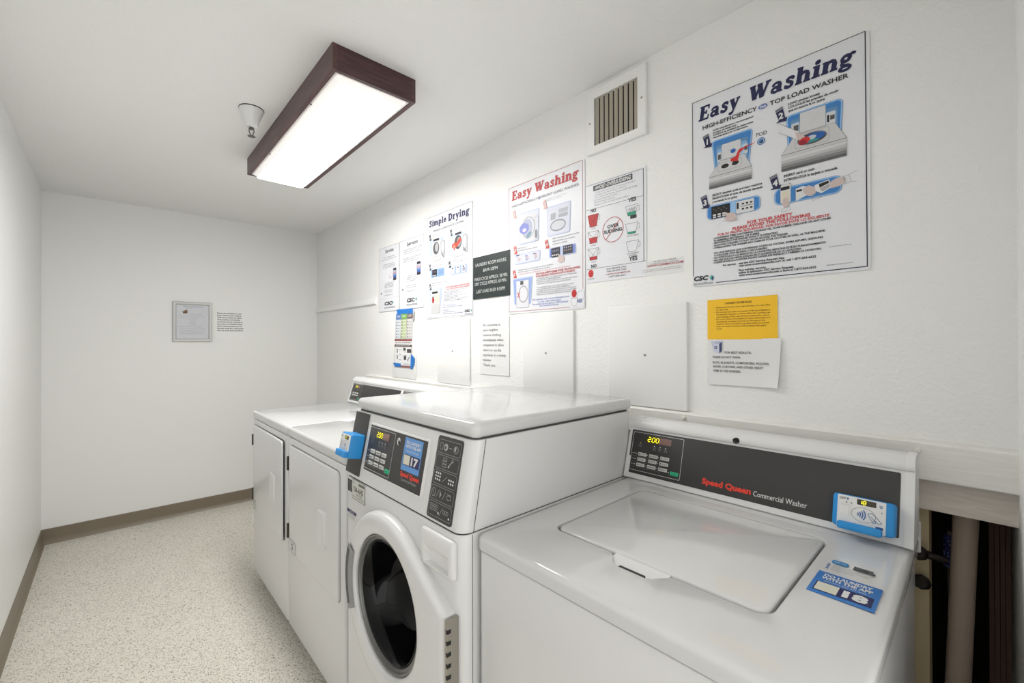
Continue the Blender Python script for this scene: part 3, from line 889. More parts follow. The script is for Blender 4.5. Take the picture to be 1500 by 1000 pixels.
# black strip with the blue card reader
b = MB(); pslab(b, pr, 4, 7, 112, 212, -0.003, 0.0015, BLACKPANEL, 4, 0.0005, 4); strip = b.build('reader_plate', t)
b = MB(); pslab(b, pr, 18, 78, 106, 156, 0.0, 0.046, BLUE, 6, 0.006, 5); rd = b.build('card_reader', t, 'bright blue card reader')
rp = Print(pr.P(18, 78, 0.046), pr.u, pr.v, 0.0004)
b = MB(); pslab(b, rp, 5, 4, 80, 58, -0.002, 0.0012, PLASTIC, 2, 0.0005, 3); b.build('face_plate', rd)
b = MB(); pslab(b, rp, 4, 56, 78, 77, -0.004, 0.012, BLUE, 5, 0.003, 4); b.build('card_tray', rd)
rp.lift = 0.0015
rp.rect(38, 8, 68, 20, ink(60, 54, 30), 1, 'marks')
digits(rp, '17', 41, 10, 4.5, 8, 1.3, YELLOWLED)
rp.text('CSC', 9, 14, 5, ink(60, 64, 80), 13, bold=0.03)
rp.rect(10, 26, 28, 46, ink(205, 205, 205), 2, 'marks')
rp.ring(52, 38, 20, 14, 0.8, ink(130, 130, 150), 3, 'marks')
for i in range(3):
    q = earc(42, 38, 4 + i * 4.2, 4 + i * 4.2, -38, 38, 5)
    for a, c_ in zip(q, q[1:]):
        rp.line(a, c_, 1.6, ink(90, 96, 160), 4, 'marks')
rp.out(rd)
# pictogram strip
b = MB(); pslab(b, pr, 531, 10, 641, 215, -0.003, 0.0014, BLACKPANEL, 8, 0.0004, 4); ip = b.build('pictogram_strip', t)
pr.lift = 0.0016
for i in range(5):
    v0 = 19 + i * 38.7
    pr.loop(rr2(537, v0, 636, v0 + 33.5, 5, 4), 1.1, GREYINK, 1, 'outline')
LG = ink(172, 172, 170)
def pics(v, kind):
    c_ = v + 17
    if kind == 0:
        pr.loop([(546, c_ - 8), (558, c_ - 8), (558, c_ + 8), (546, c_ + 8)], 1, LG, 1, 'pictograms')
        pr.ell(572, c_, 9, 9, LG, 1, 'pictograms'); pr.ell(570, c_ + 1, 4, 4, BLACKPANEL, 2, 'pictograms')
        pr.line((588, c_), (598, c_), 1.5, LG, 1, 'pictograms')
        pr.ring(616, c_, 10, 9, 1.5, LG, 1, 'pictograms'); pr.rect(610, c_ - 6, 616, c_ + 4, LG, 1, 'pictograms')
    elif kind == 1:
        for a in range(3):
            pr.loop([(568, c_ - 12 + a * 8), (584, c_ - 12 + a * 8), (584, c_ - 6 + a * 8), (568, c_ - 6 + a * 8)], 1, LG, 1, 'pictograms')
        pr.line((593, c_ + 8), (608, c_ - 8), 2.5, LG, 1, 'pictograms'); pr.ring(609, c_ - 10, 4, 4, 1.2, LG, 1, 'pictograms'); pr.ell(596, c_ + 6, 3, 3, LG, 1, 'pictograms')
    elif kind == 2:
        for a in range(3):
            for d in range(3):
                pr.ell(548 + a * 9, c_ - 10 + d * 8, 3.2, 2.8, WHITEINK, 1, 'pictograms', 10)
        pr.line((578, c_ + 8), (596, c_ - 8), 1.2, LG, 1, 'pictograms')
        for a in range(3):
            for d in range(2):
                pr.ell(606 + a * 9, c_ - 2 + d * 8, 3.2, 2.6, WHITEINK, 1, 'pictograms', 10)
    elif kind == 3:
        pr.ring(549, c_, 9, 11, 1.3, LG, 1, 'pictograms'); pr.line((543, c_ - 6), (554, c_ + 6), 1.2, LG, 1, 'pictograms')
        pr.line((562, c_ + 10), (572, c_ - 10), 1.2, LG, 1, 'pictograms')
        pr.poly([(576, c_ - 9), (584, c_), (577, c_ + 9)], LG, 1, 'pictograms')
        pr.line((590, c_ + 10), (600, c_ - 10), 1.2, LG, 1, 'pictograms')
        pr.ring(616, c_, 10, 6, 1.3, LG, 1, 'pictograms'); pr.line((607, c_ - 7), (625, c_ - 7), 1.2, LG, 1, 'pictograms')
    else:
        for a in range(4):
            for d in range(2):
                pr.ring(546 + a * 9, c_ - 8 + d * 9, 4, 4, 1.0, LG, 1, 'pictograms', 12)
        pr.ell(582, c_ + 6, 3, 3, WHITEINK, 1, 'pictograms', 10)
        pr.line((586, c_ + 12), (598, c_ - 10), 1.2, LG, 1, 'pictograms')
        for a in range(3):
            pr.ring(604 + a * 8, c_ - 2, 4, 5, 1.0, LG, 1, 'pictograms', 12)
        pr.ell(628, c_ + 8, 3, 2.5, WHITEINK, 1, 'pictograms', 10)
for i in range(5):
    pics(19 + i * 38.7, i)
pr.out(ip)
# detergent drawer with finger pocket
b = MB()
loops = [[(FX0 + 0.001, y, z) for y, z in rr2(0.842, 0.811, 0.985, 0.906, 0.010, 5)]]
for d, x in ((0, FX0 - 0.005), (0.002, FX0 - 0.009), (0.005, FX0 - 0.011)):
    loops.append([(x, y, z) for y, z in rr2(0.842 + d, 0.811 + d, 0.985 - d, 0.906 - d, max(0.010 - d, 0.002), 5)])
loops.append([(FX0 - 0.011, y, z) for y, z in rr2(0.860, 0.822, 0.968, 0.866, 0.003, 5)])
loops.append([(FX0 - 0.001, y, z) for y, z in rr2(0.862, 0.824, 0.955, 0.852, 0.003, 5)])
b.loft(loops, PLASTIC)
b.build('detergent_drawer', t)
# stickers on the cabinet front
sp = Print((FX0, 1.480, 0.925), (0, -1, 0), (0, 0, -1), 0.0006)
sp.rect(2, 12, 40, 52, DARK, 1, 'sticker')
for i in range(4):
    sp.rect(5 + i * 3, 16 + i * 9, 36, 21 + i * 9, ink(96, 96, 94), 2, 'sticker')
sp.rect(37, 4, 138, 70, ink(214, 214, 206), 3, 'sticker')
sp.loop([(38, 5), (137, 5), (137, 69), (38, 69)], 1.4, DARK, 4, 'sticker')
sp.rect(90, 10, 133, 19, ink(110, 110, 104), 4, 'sticker')
sp.text('134-AH3', 50, 44, 17, BLACKINK, 74, bold=0.02, layer=5)
sp.text('SERIAL NUMBER', 70, 53, 5, BLACKINK, 46, layer=5)
sp.text('CSC', 42, 17, 7, BLACKINK, 22, layer=5)
sp.text('For service call and give this number', 42, 62, 5, BLACKINK, 90, layer=5)
sp.rect(-4, 114, 70, 125, ink(64, 58, 110), 1, 'sticker')
sp.text('CAUTION', 33, 123, 7, WHITEINK, 36, 'c', layer=3)
for i, s in enumerate(('Keep small children', 'away from the door', 'while drum turns')):
    sp.text(s, 0, 131 + i * 6, 4, GREYINK, 62, layer=3)
sp.out(t)

# the door: round ring that runs out to a straight hinge side
DC, DZ, RO, RI = 1.166, 0.630, 0.253, 0.189
HINGE_Y, HZ = 0.848, 0.106
def hull(p):
    p = sorted(set(p))
    def half(q):
        h = []
        for a in q:
            while len(h) > 1 and (h[-1][0] - h[-2][0]) * (a[1] - h[-2][1]) - (h[-1][1] - h[-2][1]) * (a[0] - h[-2][0]) <= 0:
                h.pop()
            h.append(a)
        return h
    l, u = half(p), half(p[::-1])
    return l[:-1] + u[:-1]
outline = hull([(round(RO * cos(2 * pi * i / 180), 6), round(RO * sin(2 * pi * i / 180), 6)) for i in range(180)] + [(HINGE_Y - DC, HZ), (HINGE_Y - DC, -HZ)])
def reach(a):
    dx, dy = cos(a), sin(a)
    best = RO
    for (x0, y0), (x1, y1) in zip(outline, outline[1:] + outline[:1]):
        ex, ey = x1 - x0, y1 - y0
        den = dx * ey - dy * ex
        if abs(den) < 1e-9:
            continue
        s_ = (x0 * ey - y0 * ex) / den
        k_ = (x0 * dy - y0 * dx) / den
        if s_ > 0 and -1e-6 <= k_ <= 1 + 1e-6:
            best = s_
    return best
ANG = sorted([2 * pi * i / 120 for i in range(120)] + [atan2(HZ, HINGE_Y - DC) % (2 * pi), atan2(-HZ, HINGE_Y - DC) % (2 * pi)])
RAD = [reach(a) for a in ANG]
def ring_loop(x, r=None, d=0.0):
    return [(x, DC + (r if r else (q - d)) * cos(a), DZ + (r if r else (q - d)) * sin(a)) for a, q in zip(ANG, RAD)]
door = MB()
door.loft([ring_loop(FX0 + 0.002), ring_loop(FX0 - 0.018), ring_loop(FX0 - 0.026, d=0.003), ring_loop(FX0 - 0.031, d=0.010), ring_loop(FX0 - 0.033, d=0.020),
           ring_loop(FX0 - 0.033, r=RI + 0.014), ring_loop(FX0 - 0.030, r=RI + 0.005), ring_loop(FX0 - 0.024, r=RI), ring_loop(FX0 + 0.001, r=RI - 0.002)], ENAMEL, False, False)
droot = door.build('door', t)
b = MB()
b.loft([ring_loop(FX0 - 0.014, r=RI + 0.0005), ring_loop(FX0 - 0.020, r=RI - 0.003), ring_loop(FX0 - 0.019, r=RI - 0.008), ring_loop(FX0 - 0.013, r=RI - 0.010), ring_loop(FX0 - 0.014, r=RI - 0.017), ring_loop(FX0 - 0.008, r=RI - 0.020), ring_loop(FX0 - 0.002, r=RI - 0.022)], GASKET, False, False)
b.build('glass_bezel', droot)
cut = MB(); cut.lathe((0, DC, DZ), [(RI - 0.004, 0.50), (RI - 0.004, 0.82)], ENAMEL, 'x', 64); cutter = cut.build('opening')
bo = cab.modifiers.new('opening', 'BOOLEAN'); bo.operation = 'DIFFERENCE'; bo.object = cutter; bo.solver = 'EXACT'
bpy.context.view_layer.update()
cut_mesh = bpy.data.meshes.new_from_object(cab.evaluated_get(bpy.context.evaluated_depsgraph_get()))
cab.modifiers.clear(); cab.data = cut_mesh
cut_mesh.set_sharp_from_angle(angle=radians(35))
bpy.data.objects.remove(cutter)
b = MB()
b.loft([ring_loop(FX0 - 0.010, r=RI - 0.019), ring_loop(FX0 - 0.014, r=RI - 0.024), ring_loop(FX0 - 0.006, r=RI - 0.030), ring_loop(FX0 + 0.02, r=RI - 0.038), ring_loop(FX0 + 0.07, r=RI - 0.050), ring_loop(FX0 + 0.095, r=RI - 0.066), ring_loop(FX0 + 0.108, r=RI - 0.09), ring_loop(FX0 + 0.116, r=0.05), ring_loop(FX0 + 0.118, r=0.002)], GLASS, False, True)
b.build('glass', droot, 'dark bowl shaped glass')
# recessed grip on the left of the ring
b = MB()
a0, a1, n = radians(-26), radians(26), 14
outer, inner, o2, i2 = [], [], [], []
for i in range(n + 1):
    a = a0 + (a1 - a0) * i / n
    outer.append((FX0 - 0.0345, DC + 0.249 * cos(a), DZ + 0.249 * sin(a)))
    o2.append((FX0 - 0.0375, DC + 0.243 * cos(a), DZ + 0.243 * sin(a)))
    i2.append((FX0 - 0.0375, DC + 0.206 * cos(a), DZ + 0.206 * sin(a)))
    inner.append((FX0 - 0.0335, DC + 0.199 * cos(a), DZ + 0.199 * sin(a)))
b.loft([outer, o2, i2, inner], GREYPLASTIC, False, False, closed=False)
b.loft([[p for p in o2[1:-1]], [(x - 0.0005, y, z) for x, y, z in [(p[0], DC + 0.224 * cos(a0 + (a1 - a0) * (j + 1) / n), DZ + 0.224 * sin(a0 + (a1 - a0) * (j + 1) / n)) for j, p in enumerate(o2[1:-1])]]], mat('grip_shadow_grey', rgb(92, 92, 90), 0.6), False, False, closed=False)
b.build('door_grip', droot, 'grey grip')
# piano hinge
b = MB(); b.box((FX0 - 0.030, HINGE_Y - 0.0125, DZ - HZ), (FX0 + 0.002, HINGE_Y - 0.003, DZ + HZ - 0.002), STEEL); hg = b.build('hinge', t)
for i in range(8):
    z = DZ + HZ - 0.022 - i * 0.0262
    b = MB(); b.box((FX0 - 0.0308, HINGE_Y - 0.0133, z - 0.009), (FX0 - 0.020, HINGE_Y - 0.0075, z), DARK); b.build('knuckle_gap', hg)

# ------------------------------------------------------------------ clothes dryers
def turn_y(mb, pivot, deg):
    c_, s_ = cos(radians(deg)), sin(radians(deg))
    px, py = pivot
    mb.v = [(px + (x - px) * c_ - (y - py) * s_, py + (x - px) * s_ + (y - py) * c_, z) for x, y, z in mb.v]

def dryer(y1, label, ajar, lit):
    y0 = y1 - 0.685
    X0, X1, Z0, ZW = 0.610, 1.300, 0.063, 0.982
    t = thing('clothes_dryer', label, 'dryer', (0.95, (y0 + y1) / 2, 0), 'white dryers at the far end of the row')
    b = MB(); slab(b, X0 + 0.004, y0 + 0.002, X1 - 0.02, y1 - 0.002, Z0, 0.936, ENAMEL, 0.012, 0.003); b.build('cabinet', t)
    b = MB(); slab(b, X0, y0 + 0.001, X1, y1 - 0.001, 0.938, ZW, ENAMELTOP, 0.014, 0.010, 5, True); b.build('worktop', t)
    for x in (0.68, 1.22):
        for y in (y0 + 0.07, y1 - 0.07):
            b = MB(); b.lathe((x, y, 0), [(0.02, 0), (0.022, 0.004), (0.016, 0.012), (0.009, 0.014), (0.009, 0.07)], RUBBER, 'z', 14); b.build('foot', t)
    # door: dark gap line, door slab, pull handle
    dy1, dy0, dz0, dz1 = y1 - 0.044, y1 - 0.634, 0.424, 0.905
    b = MB(); plate_x(b, dy0 - 0.003, dz0 - 0.003, dy1 + 0.003, dz1 + 0.003, X0 + 0.006, X0 + 0.0030, mat('door_gap_grey', rgb(140, 140, 138), 0.6), 0.022, 0.0005); b.build('door_gap', t)
    b = MB(); plate_x(b, dy0, dz0, dy1, dz1, X0 + 0.003, X0 - 0.006, ENAMEL, 0.020, 0.004, 6); turn_y(b, (X0, dy1), -ajar); dr = b.build('door', t)
    hy = y1 - 0.484
    b = MB()
    loops = []
    xf = X0 - 0.006
    for d, x in ((0, xf + 0.001), (0.002, xf - 0.006), (0.005, xf - 0.009)):
        loops.append([(x, y, z) for y, z in rr2(hy - 0.038 + d, 0.580 + d, hy + 0.038 - d, 0.724 - d, 0.006, 4)])
    loops.append([(xf - 0.009, y, z) for y, z in rr2(hy - 0.018, 0.588, hy + 0.030, 0.716, 0.004, 4)])
    loops.append([(xf - 0.0012, y, z) for y, z in rr2(hy - 0.014, 0.591, hy + 0.016, 0.713, 0.004, 4)])
    b.loft(loops, PLASTIC)
    turn_y(b, (X0, dy1), -ajar)
    b.build('handle', dr)
    for z0, z1 in ((0.785, 0.848), (0.470, 0.535)):
        b = MB(); b.box((X0 - 0.009, y1 - 0.032, z0), (X0 + 0.006, y1 - 0.020, z1), mat('dark_hinge', rgb(62, 58, 50), 0.5)); b.build('hinge', t)
    # small label at the hinge side of the door
    lp = Print((X0 - 0.006, dy1 + 0.008, 0.484), (0, -1, 0), (0, 0, -1), 0.0007)
    if ajar == 0:
        lp.rect(18, 6, 106, 60, ink(222, 222, 220), 1, 'sticker')
        lp.loop([(19, 7), (105, 7), (105, 59), (19, 59)], 1.6, ink(120, 118, 112), 2, 'sticker')
        lp.text('S', 62, 44, 24, ink(96, 96, 94), 28, 'c', bold=0.02)
        lp.text('CSC 16', 62, 54, 6, ink(120, 118, 112), 50, 'c')
        lp.text('FOR SERVICE', 62, 17, 5, ink(150, 148, 142), 60, 'c')
    else:
        for i, (s, wd) in enumerate((('WARNING', 62), ('Risk of fire.', 70), ('Do not dry oily', 74), ('articles', 50))):
            lp.text(s, 14, 14 + i * 15, 8, ink(110, 108, 104), wd, bold=0.01 if i else 0.03)
    for k, mb in lp.b.items():
        turn_y(mb, (X0, dy1), -ajar)
    lp.out(dr)
    # console
    pr, L_, cons = console(t, y1, y0, (1.1735, ZW), (1.216, 1.113), 1.300, 0.033)
    b = MB(); pslab(b, pr, 12, 8, 672, L_ - 16, 0.0, 0.0018, BLACKPANEL, 3, 0.0005); panel = b.build('control_panel', t)
    pr.lift = 0.0023
    keypad(pr, panel, 20, 13, 165, L_ - 22, True, True, lit, 2)
    pr.text('Speed Queen', 260, L_ - 28, 13.0, REDINK, 120, bold=0.045)
    pr.text('Commercial Dryer', 386, L_ - 26, 11.0, WHITEINK, 110)
    pr.out(panel)
    return t
dryer(2.915, 'farthest white dryer, at the end of the row, door slightly ajar', 0.7, '2.00')
dryer(2.228, 'white dryer between the tall front-load washer and the farthest dryer', 0, '2.00')

# paper tag lying on the dryer tops
t = thing('paper_tag', 'small white printed tag lying flat on the near dryer top', 'tag', (0.90, 2.165, 0.982))
b = MB()
q = [(0.875, 2.155), (0.960, 2.180), (0.925, 2.215), (0.850, 2.220)]
b.loft([[(x, y, 0.9822) for x, y in q], [(x, y, 0.9832) for x, y in q]], PAPER, smooth=False)
b.build('tag_sheet', t)
tp = Print((0.935, 2.205, 0.9833), (0.35, -0.9, 0), (-0.9, -0.35, 0), 0.0003)
for i in range(4):
    tp.rect(4, 6 + i * 14, 30, 12 + i * 14, ink(150, 140, 180), 1, 'lettering')
tp.out(t)

# ------------------------------------------------------------------ signs and papers on the walls
def wall_sheet(name, label, cat, y1, z1, w, h, m, thick=0.0022, gap=0.001, r=2, group=None, shape=None, part='sheet'):
    """flat board or paper on the right wall: y1, z1 is its upper left corner, sizes in mm"""
    root = thing(name, label, cat, (XW, y1 - w / 2000.0, z1 - h / 1000.0), group)
    base = Print((XW - gap, y1, z1), (0, -1, 0), (0, 0, -1), 0.0)
    b = MB()
    pts = shape or rr2(0, 0, w, h, r, 4)
    b.loft([[base.P(u, v, 0.0) for u, v in pts], [base.P(u, v, thick) for u, v in pts]], m, smooth=False)
    b.build(part, root)
    return root, Print((XW - gap - thick, y1, z1), (0, -1, 0), (0, 0, -1), 0.0005)

SKIN = ink(206, 188, 184)
MIDBLUE, LIGHTBLUE, DEEPBLUE = ink(60, 128, 196), ink(150, 192, 232), ink(36, 92, 168)
G1, G2, G3, G4 = ink(206, 206, 208), ink(170, 170, 172), ink(128, 128, 130), ink(84, 84, 86)
RED = ink(206, 44, 44)
TEXT = ink(48, 48, 54)

def blue_frame(pr, pts_box, taper=0.0, c=(DEEPBLUE, LIGHTBLUE, MIDBLUE), r=12, k=1.0):
    pr.new('illustration')
    u0, v0, u1, v1 = pts_box
    def shp(d):
        out = []
        for u, v in rr2(u0 + d, v0 + d, u1 - d, v1 - d, max(r - d, 1), 4):
            f = (v - v0) / (v1 - v0)
            out.append((u + (taper if u < (u0 + u1) / 2 else -taper) * f, v))
        return out
    pr.poly(shp(0), c[0], 1, 'illustration')
    pr.poly(shp(0.8 * k), c[1], 2, 'illustration')
    pr.poly(shp(4.0 * k), c[2], 3, 'illustration')

def step(pr, u, v, s, num, c, txt):
    """numbered arrow flag pointing down to the right"""
    pr.new('number_flag')
    q = [(0, 6), (20, 0), (27, 37), (33, 36), (29, 48), (2, 45), (10, 41)]
    pr.poly([(u + a * s, v + d * s) for a, d in q], c, 8, 'number_flag')
    for a in (3, 7):
        pr.line((u + (0.6 + a * 0.1) * s, v + (6 + a) * s), (u + (20.5 + a * 0.1) * s, v + a * s), 1.0 * s, WHITEINK, 9, 'number_flag')
    pr.text(num, u + 16 * s, v + 36 * s, 17 * s, txt, align='c', bold=0.04, layer=10, bucket='number_flag')

def lines(pr, rows, m, h, bold=0.0):
    for s, u, v, w in rows:
        pr.text(s, u, v, h, m, w, bold=bold, layer=3)

def diamond(pr, u, v, s, layer=3):
    pr.poly([(u, v - 9 * s), (u + 8 * s, v - 2 * s), (u + 2 * s, v + 10 * s), (u - 7 * s, v)], ink(38, 96, 140), layer, 'logo')
    pr.poly([(u, v - 9 * s), (u + 3 * s, v), (u + 2 * s, v + 10 * s), (u - 7 * s, v)], ink(70, 170, 160), layer + 1, 'logo')
    pr.poly([(u + 1 * s, v - 1 * s), (u + 4.5 * s, v + 1 * s), (u + 2 * s, v + 10 * s), (u, v + 4 * s)], NAVY, layer + 2, 'logo')

def csc(pr, u, v, h, w, du, dv, ds):
    pr.new('logo')
    pr.text('CSC', u, v, h, ink(30, 32, 40), w, bold=0.05, shear=0.2, bucket='logo')
    pr.text('ServiceWorks', u, v + h * 1.05, h * 0.62, ink(90, 92, 98), w * 1.35, shear=0.15, bucket='logo')
    pr.new('logo')
    diamond(pr, du, dv, ds)

def top_washer(pr, L, T, Rr, Bm, front, lid, hole, big=True):
    """open top-load washer: (top-left back, top-right back), front corners, lid rectangle"""
    (bl, br), (fl, fr) = L, T
    pr.poly([bl, br, fr, fl], G1, 5)
    pr.loop([bl, br, fr, fl], 0.7, G4, 6)
    h = front
    n = 6
    for i in range(n):
        g = (205, 214, 190, 160, 126, 92)[i]
        pr.rect(fl[0], fl[1] + h * i / n, fr[0], fl[1] + h * (i + 1) / n, ink(g, g, g + 2), 5)
    pr.line(fl, fr, 1.4, G4, 7)
    pr.line((fl[0], fl[1] + h * 0.16), (fr[0], fl[1] + h * 0.16), 0.6, G3, 7)
    u0, v0, u1, v1 = lid
    pr.rect(u0, v0, u1, v1, ink(212, 213, 216), 4, r=3)
    pr.loop(rr2(u0, v0, u1, v1, 3, 3), 0.7, G4, 6)
    cu, cv, ru, rv = hole
    pr.loop(rr2(cu - ru - 6, cv - rv - 4, cu + ru + 6, cv + rv + 5, 5, 3), 0.7, G3, 6)
    return

# -- large top-load washing poster
root, pr = wall_sheet('instruction_poster', 'largest poster, dark blue Easy Washing top load instructions, upper right', 'poster', 0.666, 2.1935, 472, 628, SHEETWHITE, r=8, part='sign_board')
K = ink(26, 27, 46)
pr.line((1.5, 2), (463, 0), 1.8, K, 1, 'border'); pr.line((463, 0), (465, 619), 2.4, K, 1, 'border'); pr.line((1.5, 2), (2.5, 592), 2.0, K, 1, 'border'); pr.line((78, 621), (465, 619), 2.4, K, 1, 'border')
pr.slabtext('Easy', 22, 73, 46, 128, NAVY)
pr.slabtext('Washing', 176, 73, 46, 262, NAVY)
pr.text('HIGH-EFFICIENCY', 36, 105.5, 12.5, BLACKINK, 167, bold=0.022)
pr.ell(219, 100, 13, 8, ink(112, 128, 184), 2, 'logo'); pr.new('logo'); pr.text('he', 219, 104, 9, WHITEINK, 16, 'c', bold=0.02, shear=0.2, layer=4, bucket='logo')
pr.text('TOP LOAD WASHER', 238, 105.5, 12.5, BLACKINK, 190, bold=0.022)
lines(pr, [('ADD manufacturer recommended', 69, 122, 123), ('amount of detergent', 69, 130, 74), ('AGREGA la cantidad de detergente', 69, 138, 123), ('recomendado por el fabricante', 69, 146, 108)], TEXT, 5.2, 0.032)
lines(pr, [('LOAD clothes loosely', 286, 124, 78), ('COLOQUE las prendas de modo', 286, 134, 119), ('que no sature la máquina', 286, 144, 89)], TEXT, 6.2, 0.032)
lines(pr, [('SELECT desired cycle and start machine', 67, 336, 149), ('SELECCIONE el ciclo de lavado deseado', 67, 347, 151), ('y encienda la máquina', 67, 358, 77)], TEXT, 6.4, 0.032)
lines(pr, [('INSERT card or coin', 274, 332, 76), ('INTRODUZCA la tarjeta o moneda', 274, 345, 128)], TEXT, 7.0, 0.032)
for u, v, n_ in ((36, 124, '1'), (252, 121, '2'), (28, 325, '3'), (236, 316, '4')):
    step(pr, u, v, 0.98, n_, NAVY, WHITEINK)
# picture 1
blue_frame(pr, (65, 154, 191, 290), 14, r=12)
for i, g in enumerate((118, 150, 182)):
    pr.rect(79 + i * 3, 176 + i * 10, 177 - i * 3, 262 - i * 4, ink(g - 20, g + 24, min(g + 66, 236)), 4, r=6)
pr.rect(84, 200, 96, 228, ink(206, 206, 208), 5); pr.rect(86, 206, 95, 222, G4, 6); pr.rect(164, 196, 176, 226, ink(206, 206, 208), 5); pr.rect(166, 204, 175, 216, G4, 6)
top_washer(pr, ((94, 226), (166, 226)), ((57, 272), (187, 272)), 0, 0, 39, (97, 176, 156, 228), (122, 248, 30, 9))
pr.ell(108, 248, 12, 7, DARK, 7); pr.ell(139, 247, 11, 7, DARK, 7); pr.ell(125, 245, 6, 3, G1, 8)
pr.ell(133, 207, 8, 7, DEEPBLUE, 7); pr.line((118, 202), (138, 202), 0.8, DEEPBLUE, 7)
pr.poly([(196, 201), (166, 210), (152, 221), (147, 243), (126, 240), (126, 230), (140, 228), (150, 208)], RED, 9); pr.line((196, 201), (186, 206), 1.4, RED, 9)
pr.text('POD', 200, 187, 11, BLACKINK, 30, bucket='lettering'); pr.ell(214, 204, 11, 11, ink(68, 124, 178), 5); pr.ring(214, 204, 8, 8, 1.2, WHITEINK, 6); pr.poly([(210, 209), (220, 200), (219, 210)], NAVY, 7)
# picture 2
blue_frame(pr, (280, 154, 416, 262), 5, r=14)
for i, g in enumerate((118, 150, 182)):
    pr.rect(292 + i * 3, 172 + i * 9, 404 - i * 3, 240, ink(g - 20, g + 24, min(g + 66, 236)), 4, r=6)
pr.rect(378, 183, 398, 219, ink(214, 214, 216), 5); pr.rect(380, 190, 385, 210, DARK, 6); pr.rect(387, 193, 397, 205, G4, 6); pr.rect(294, 184, 313, 213, ink(214, 214, 216), 5); pr.rect(300, 190, 312, 207, G4, 6)
top_washer(pr, ((304, 216), (398, 216)), ((268, 267), (423, 267)), 0, 0, 48, (315, 159, 377, 218), (344, 240, 34, 15))
pr.line((338, 205), (358, 172), 2.0, G1, 6)
pr.ell(344, 240, 36, 17, G3, 7); pr.ell(344, 240, 33, 14.5, ink(56, 60, 70), 8); pr.ell(352, 238, 24, 11, DEEPBLUE, 9); pr.ell(344, 238, 11, 6, ink(190, 200, 206), 10); pr.ell(345, 248, 16, 4, ink(60, 150, 150), 10)
pr.poly([(258, 166), (306, 206), (318, 220), (314, 232), (300, 226), (262, 196)], ink(226, 226, 230), 9); pr.line((258, 166), (306, 206), 0.7, G3, 10); pr.line((262, 196), (300, 226), 0.7, G3, 10)
pr.poly([(304, 208), (322, 222), (330, 234), (318, 240), (308, 230)], SKIN, 10); pr.ell(326, 242, 14, 10, RED, 11, rot=-10); pr.ell(322, 246, 10, 7, ink(150, 26, 44), 12)
# picture 3
blue_frame(pr, (49, 366, 211, 412), 0, r=14, k=0.9)
pr.rect(64, 371, 122, 411, DARK, 5)
for i in range(3):
    pr.rect(69 + i * 15, 397, 79 + i * 15, 402, WHITEINK, 6); pr.rect(69 + i * 15, 404, 79 + i * 15, 409, G1, 6)
for i in range(6):
    pr.ell(72 + i * 8, 380 + (i % 2) * 6, 2.4, 2.0, ink(110, 96, 88), 6, n=8)
pr.rect(124, 369, 140, 411, LIGHTBLUE, 4); pr.rect(141, 372, 193, 411, ink(218, 218, 220), 5); pr.rect(143, 376, 149, 396, DARK, 6)
for i in range(3):
    pr.rect(158 + i * 12, 380, 165 + i * 12, 385, BLACKINK, 6); pr.rect(158 + i * 12, 396, 165 + i * 12, 401, BLACKINK, 6)
pr.line((156, 390), (190, 390), 1.6, BLACKINK, 6)
pr.poly([(106, 396), (118, 403), (128, 400), (140, 410), (142, 428), (126, 430), (112, 426), (104, 416), (112, 412)], SKIN, 7); pr.loop([(142, 410), (154, 414), (146, 432), (140, 428)], 0.7, G2, 7); pr.line((100, 424), (124, 430), 0.7, G3, 8)
# picture 4
blue_frame(pr, (249, 362, 412, 411), 0, r=16, k=0.9)
pr.rect(265, 354, 292, 408, ink(222, 222, 222), 5); pr.loop([(265, 354), (292, 354), (292, 408), (265, 408)], 0.7, G4, 6); pr.rect(266, 360, 289, 370, DARK, 6); pr.rect(269, 374, 286, 400, ink(220, 212, 190), 6)
pr.poly([(272, 398), (279, 392), (286, 398), (288, 414), (282, 422), (274, 420), (270, 410)], SKIN, 7); pr.loop([(270, 424), (288, 420), (292, 430), (268, 434)], 0.7, G3, 7)
pr.poly([(304, 374), (322, 370), (346, 382), (348, 392), (304, 410)], ink(222, 222, 222), 5); pr.rect(306, 378, 320, 384, DARK, 6); pr.line((304, 374), (304, 408), 0.8, G4, 6)
pr.poly([(322, 378), (336, 372), (350, 380), (354, 396), (346, 404), (334, 402), (324, 390)], SKIN, 7); pr.loop([(344, 400), (362, 402), (366, 414), (346, 418)], 0.7, G3, 7)
pr.poly([(350, 376), (384, 368), (388, 392), (366, 402), (352, 392)], ink(226, 226, 226), 5); pr.poly([(360, 375), (382, 371), (384, 378), (362, 386)], DARK, 6); pr.poly([(362, 388), (384, 380), (386, 390), (368, 398)], G2, 6)
pr.poly([(384, 378), (398, 370), (416, 370), (420, 386), (404, 394), (388, 394)], SKIN, 7); pr.loop([(416, 368), (428, 368), (432, 388), (418, 390)], 0.7, G3, 7); pr.line((428, 368), (444, 361), 0.7, G3, 7); pr.line((432, 388), (444, 390), 0.7, G3, 7)
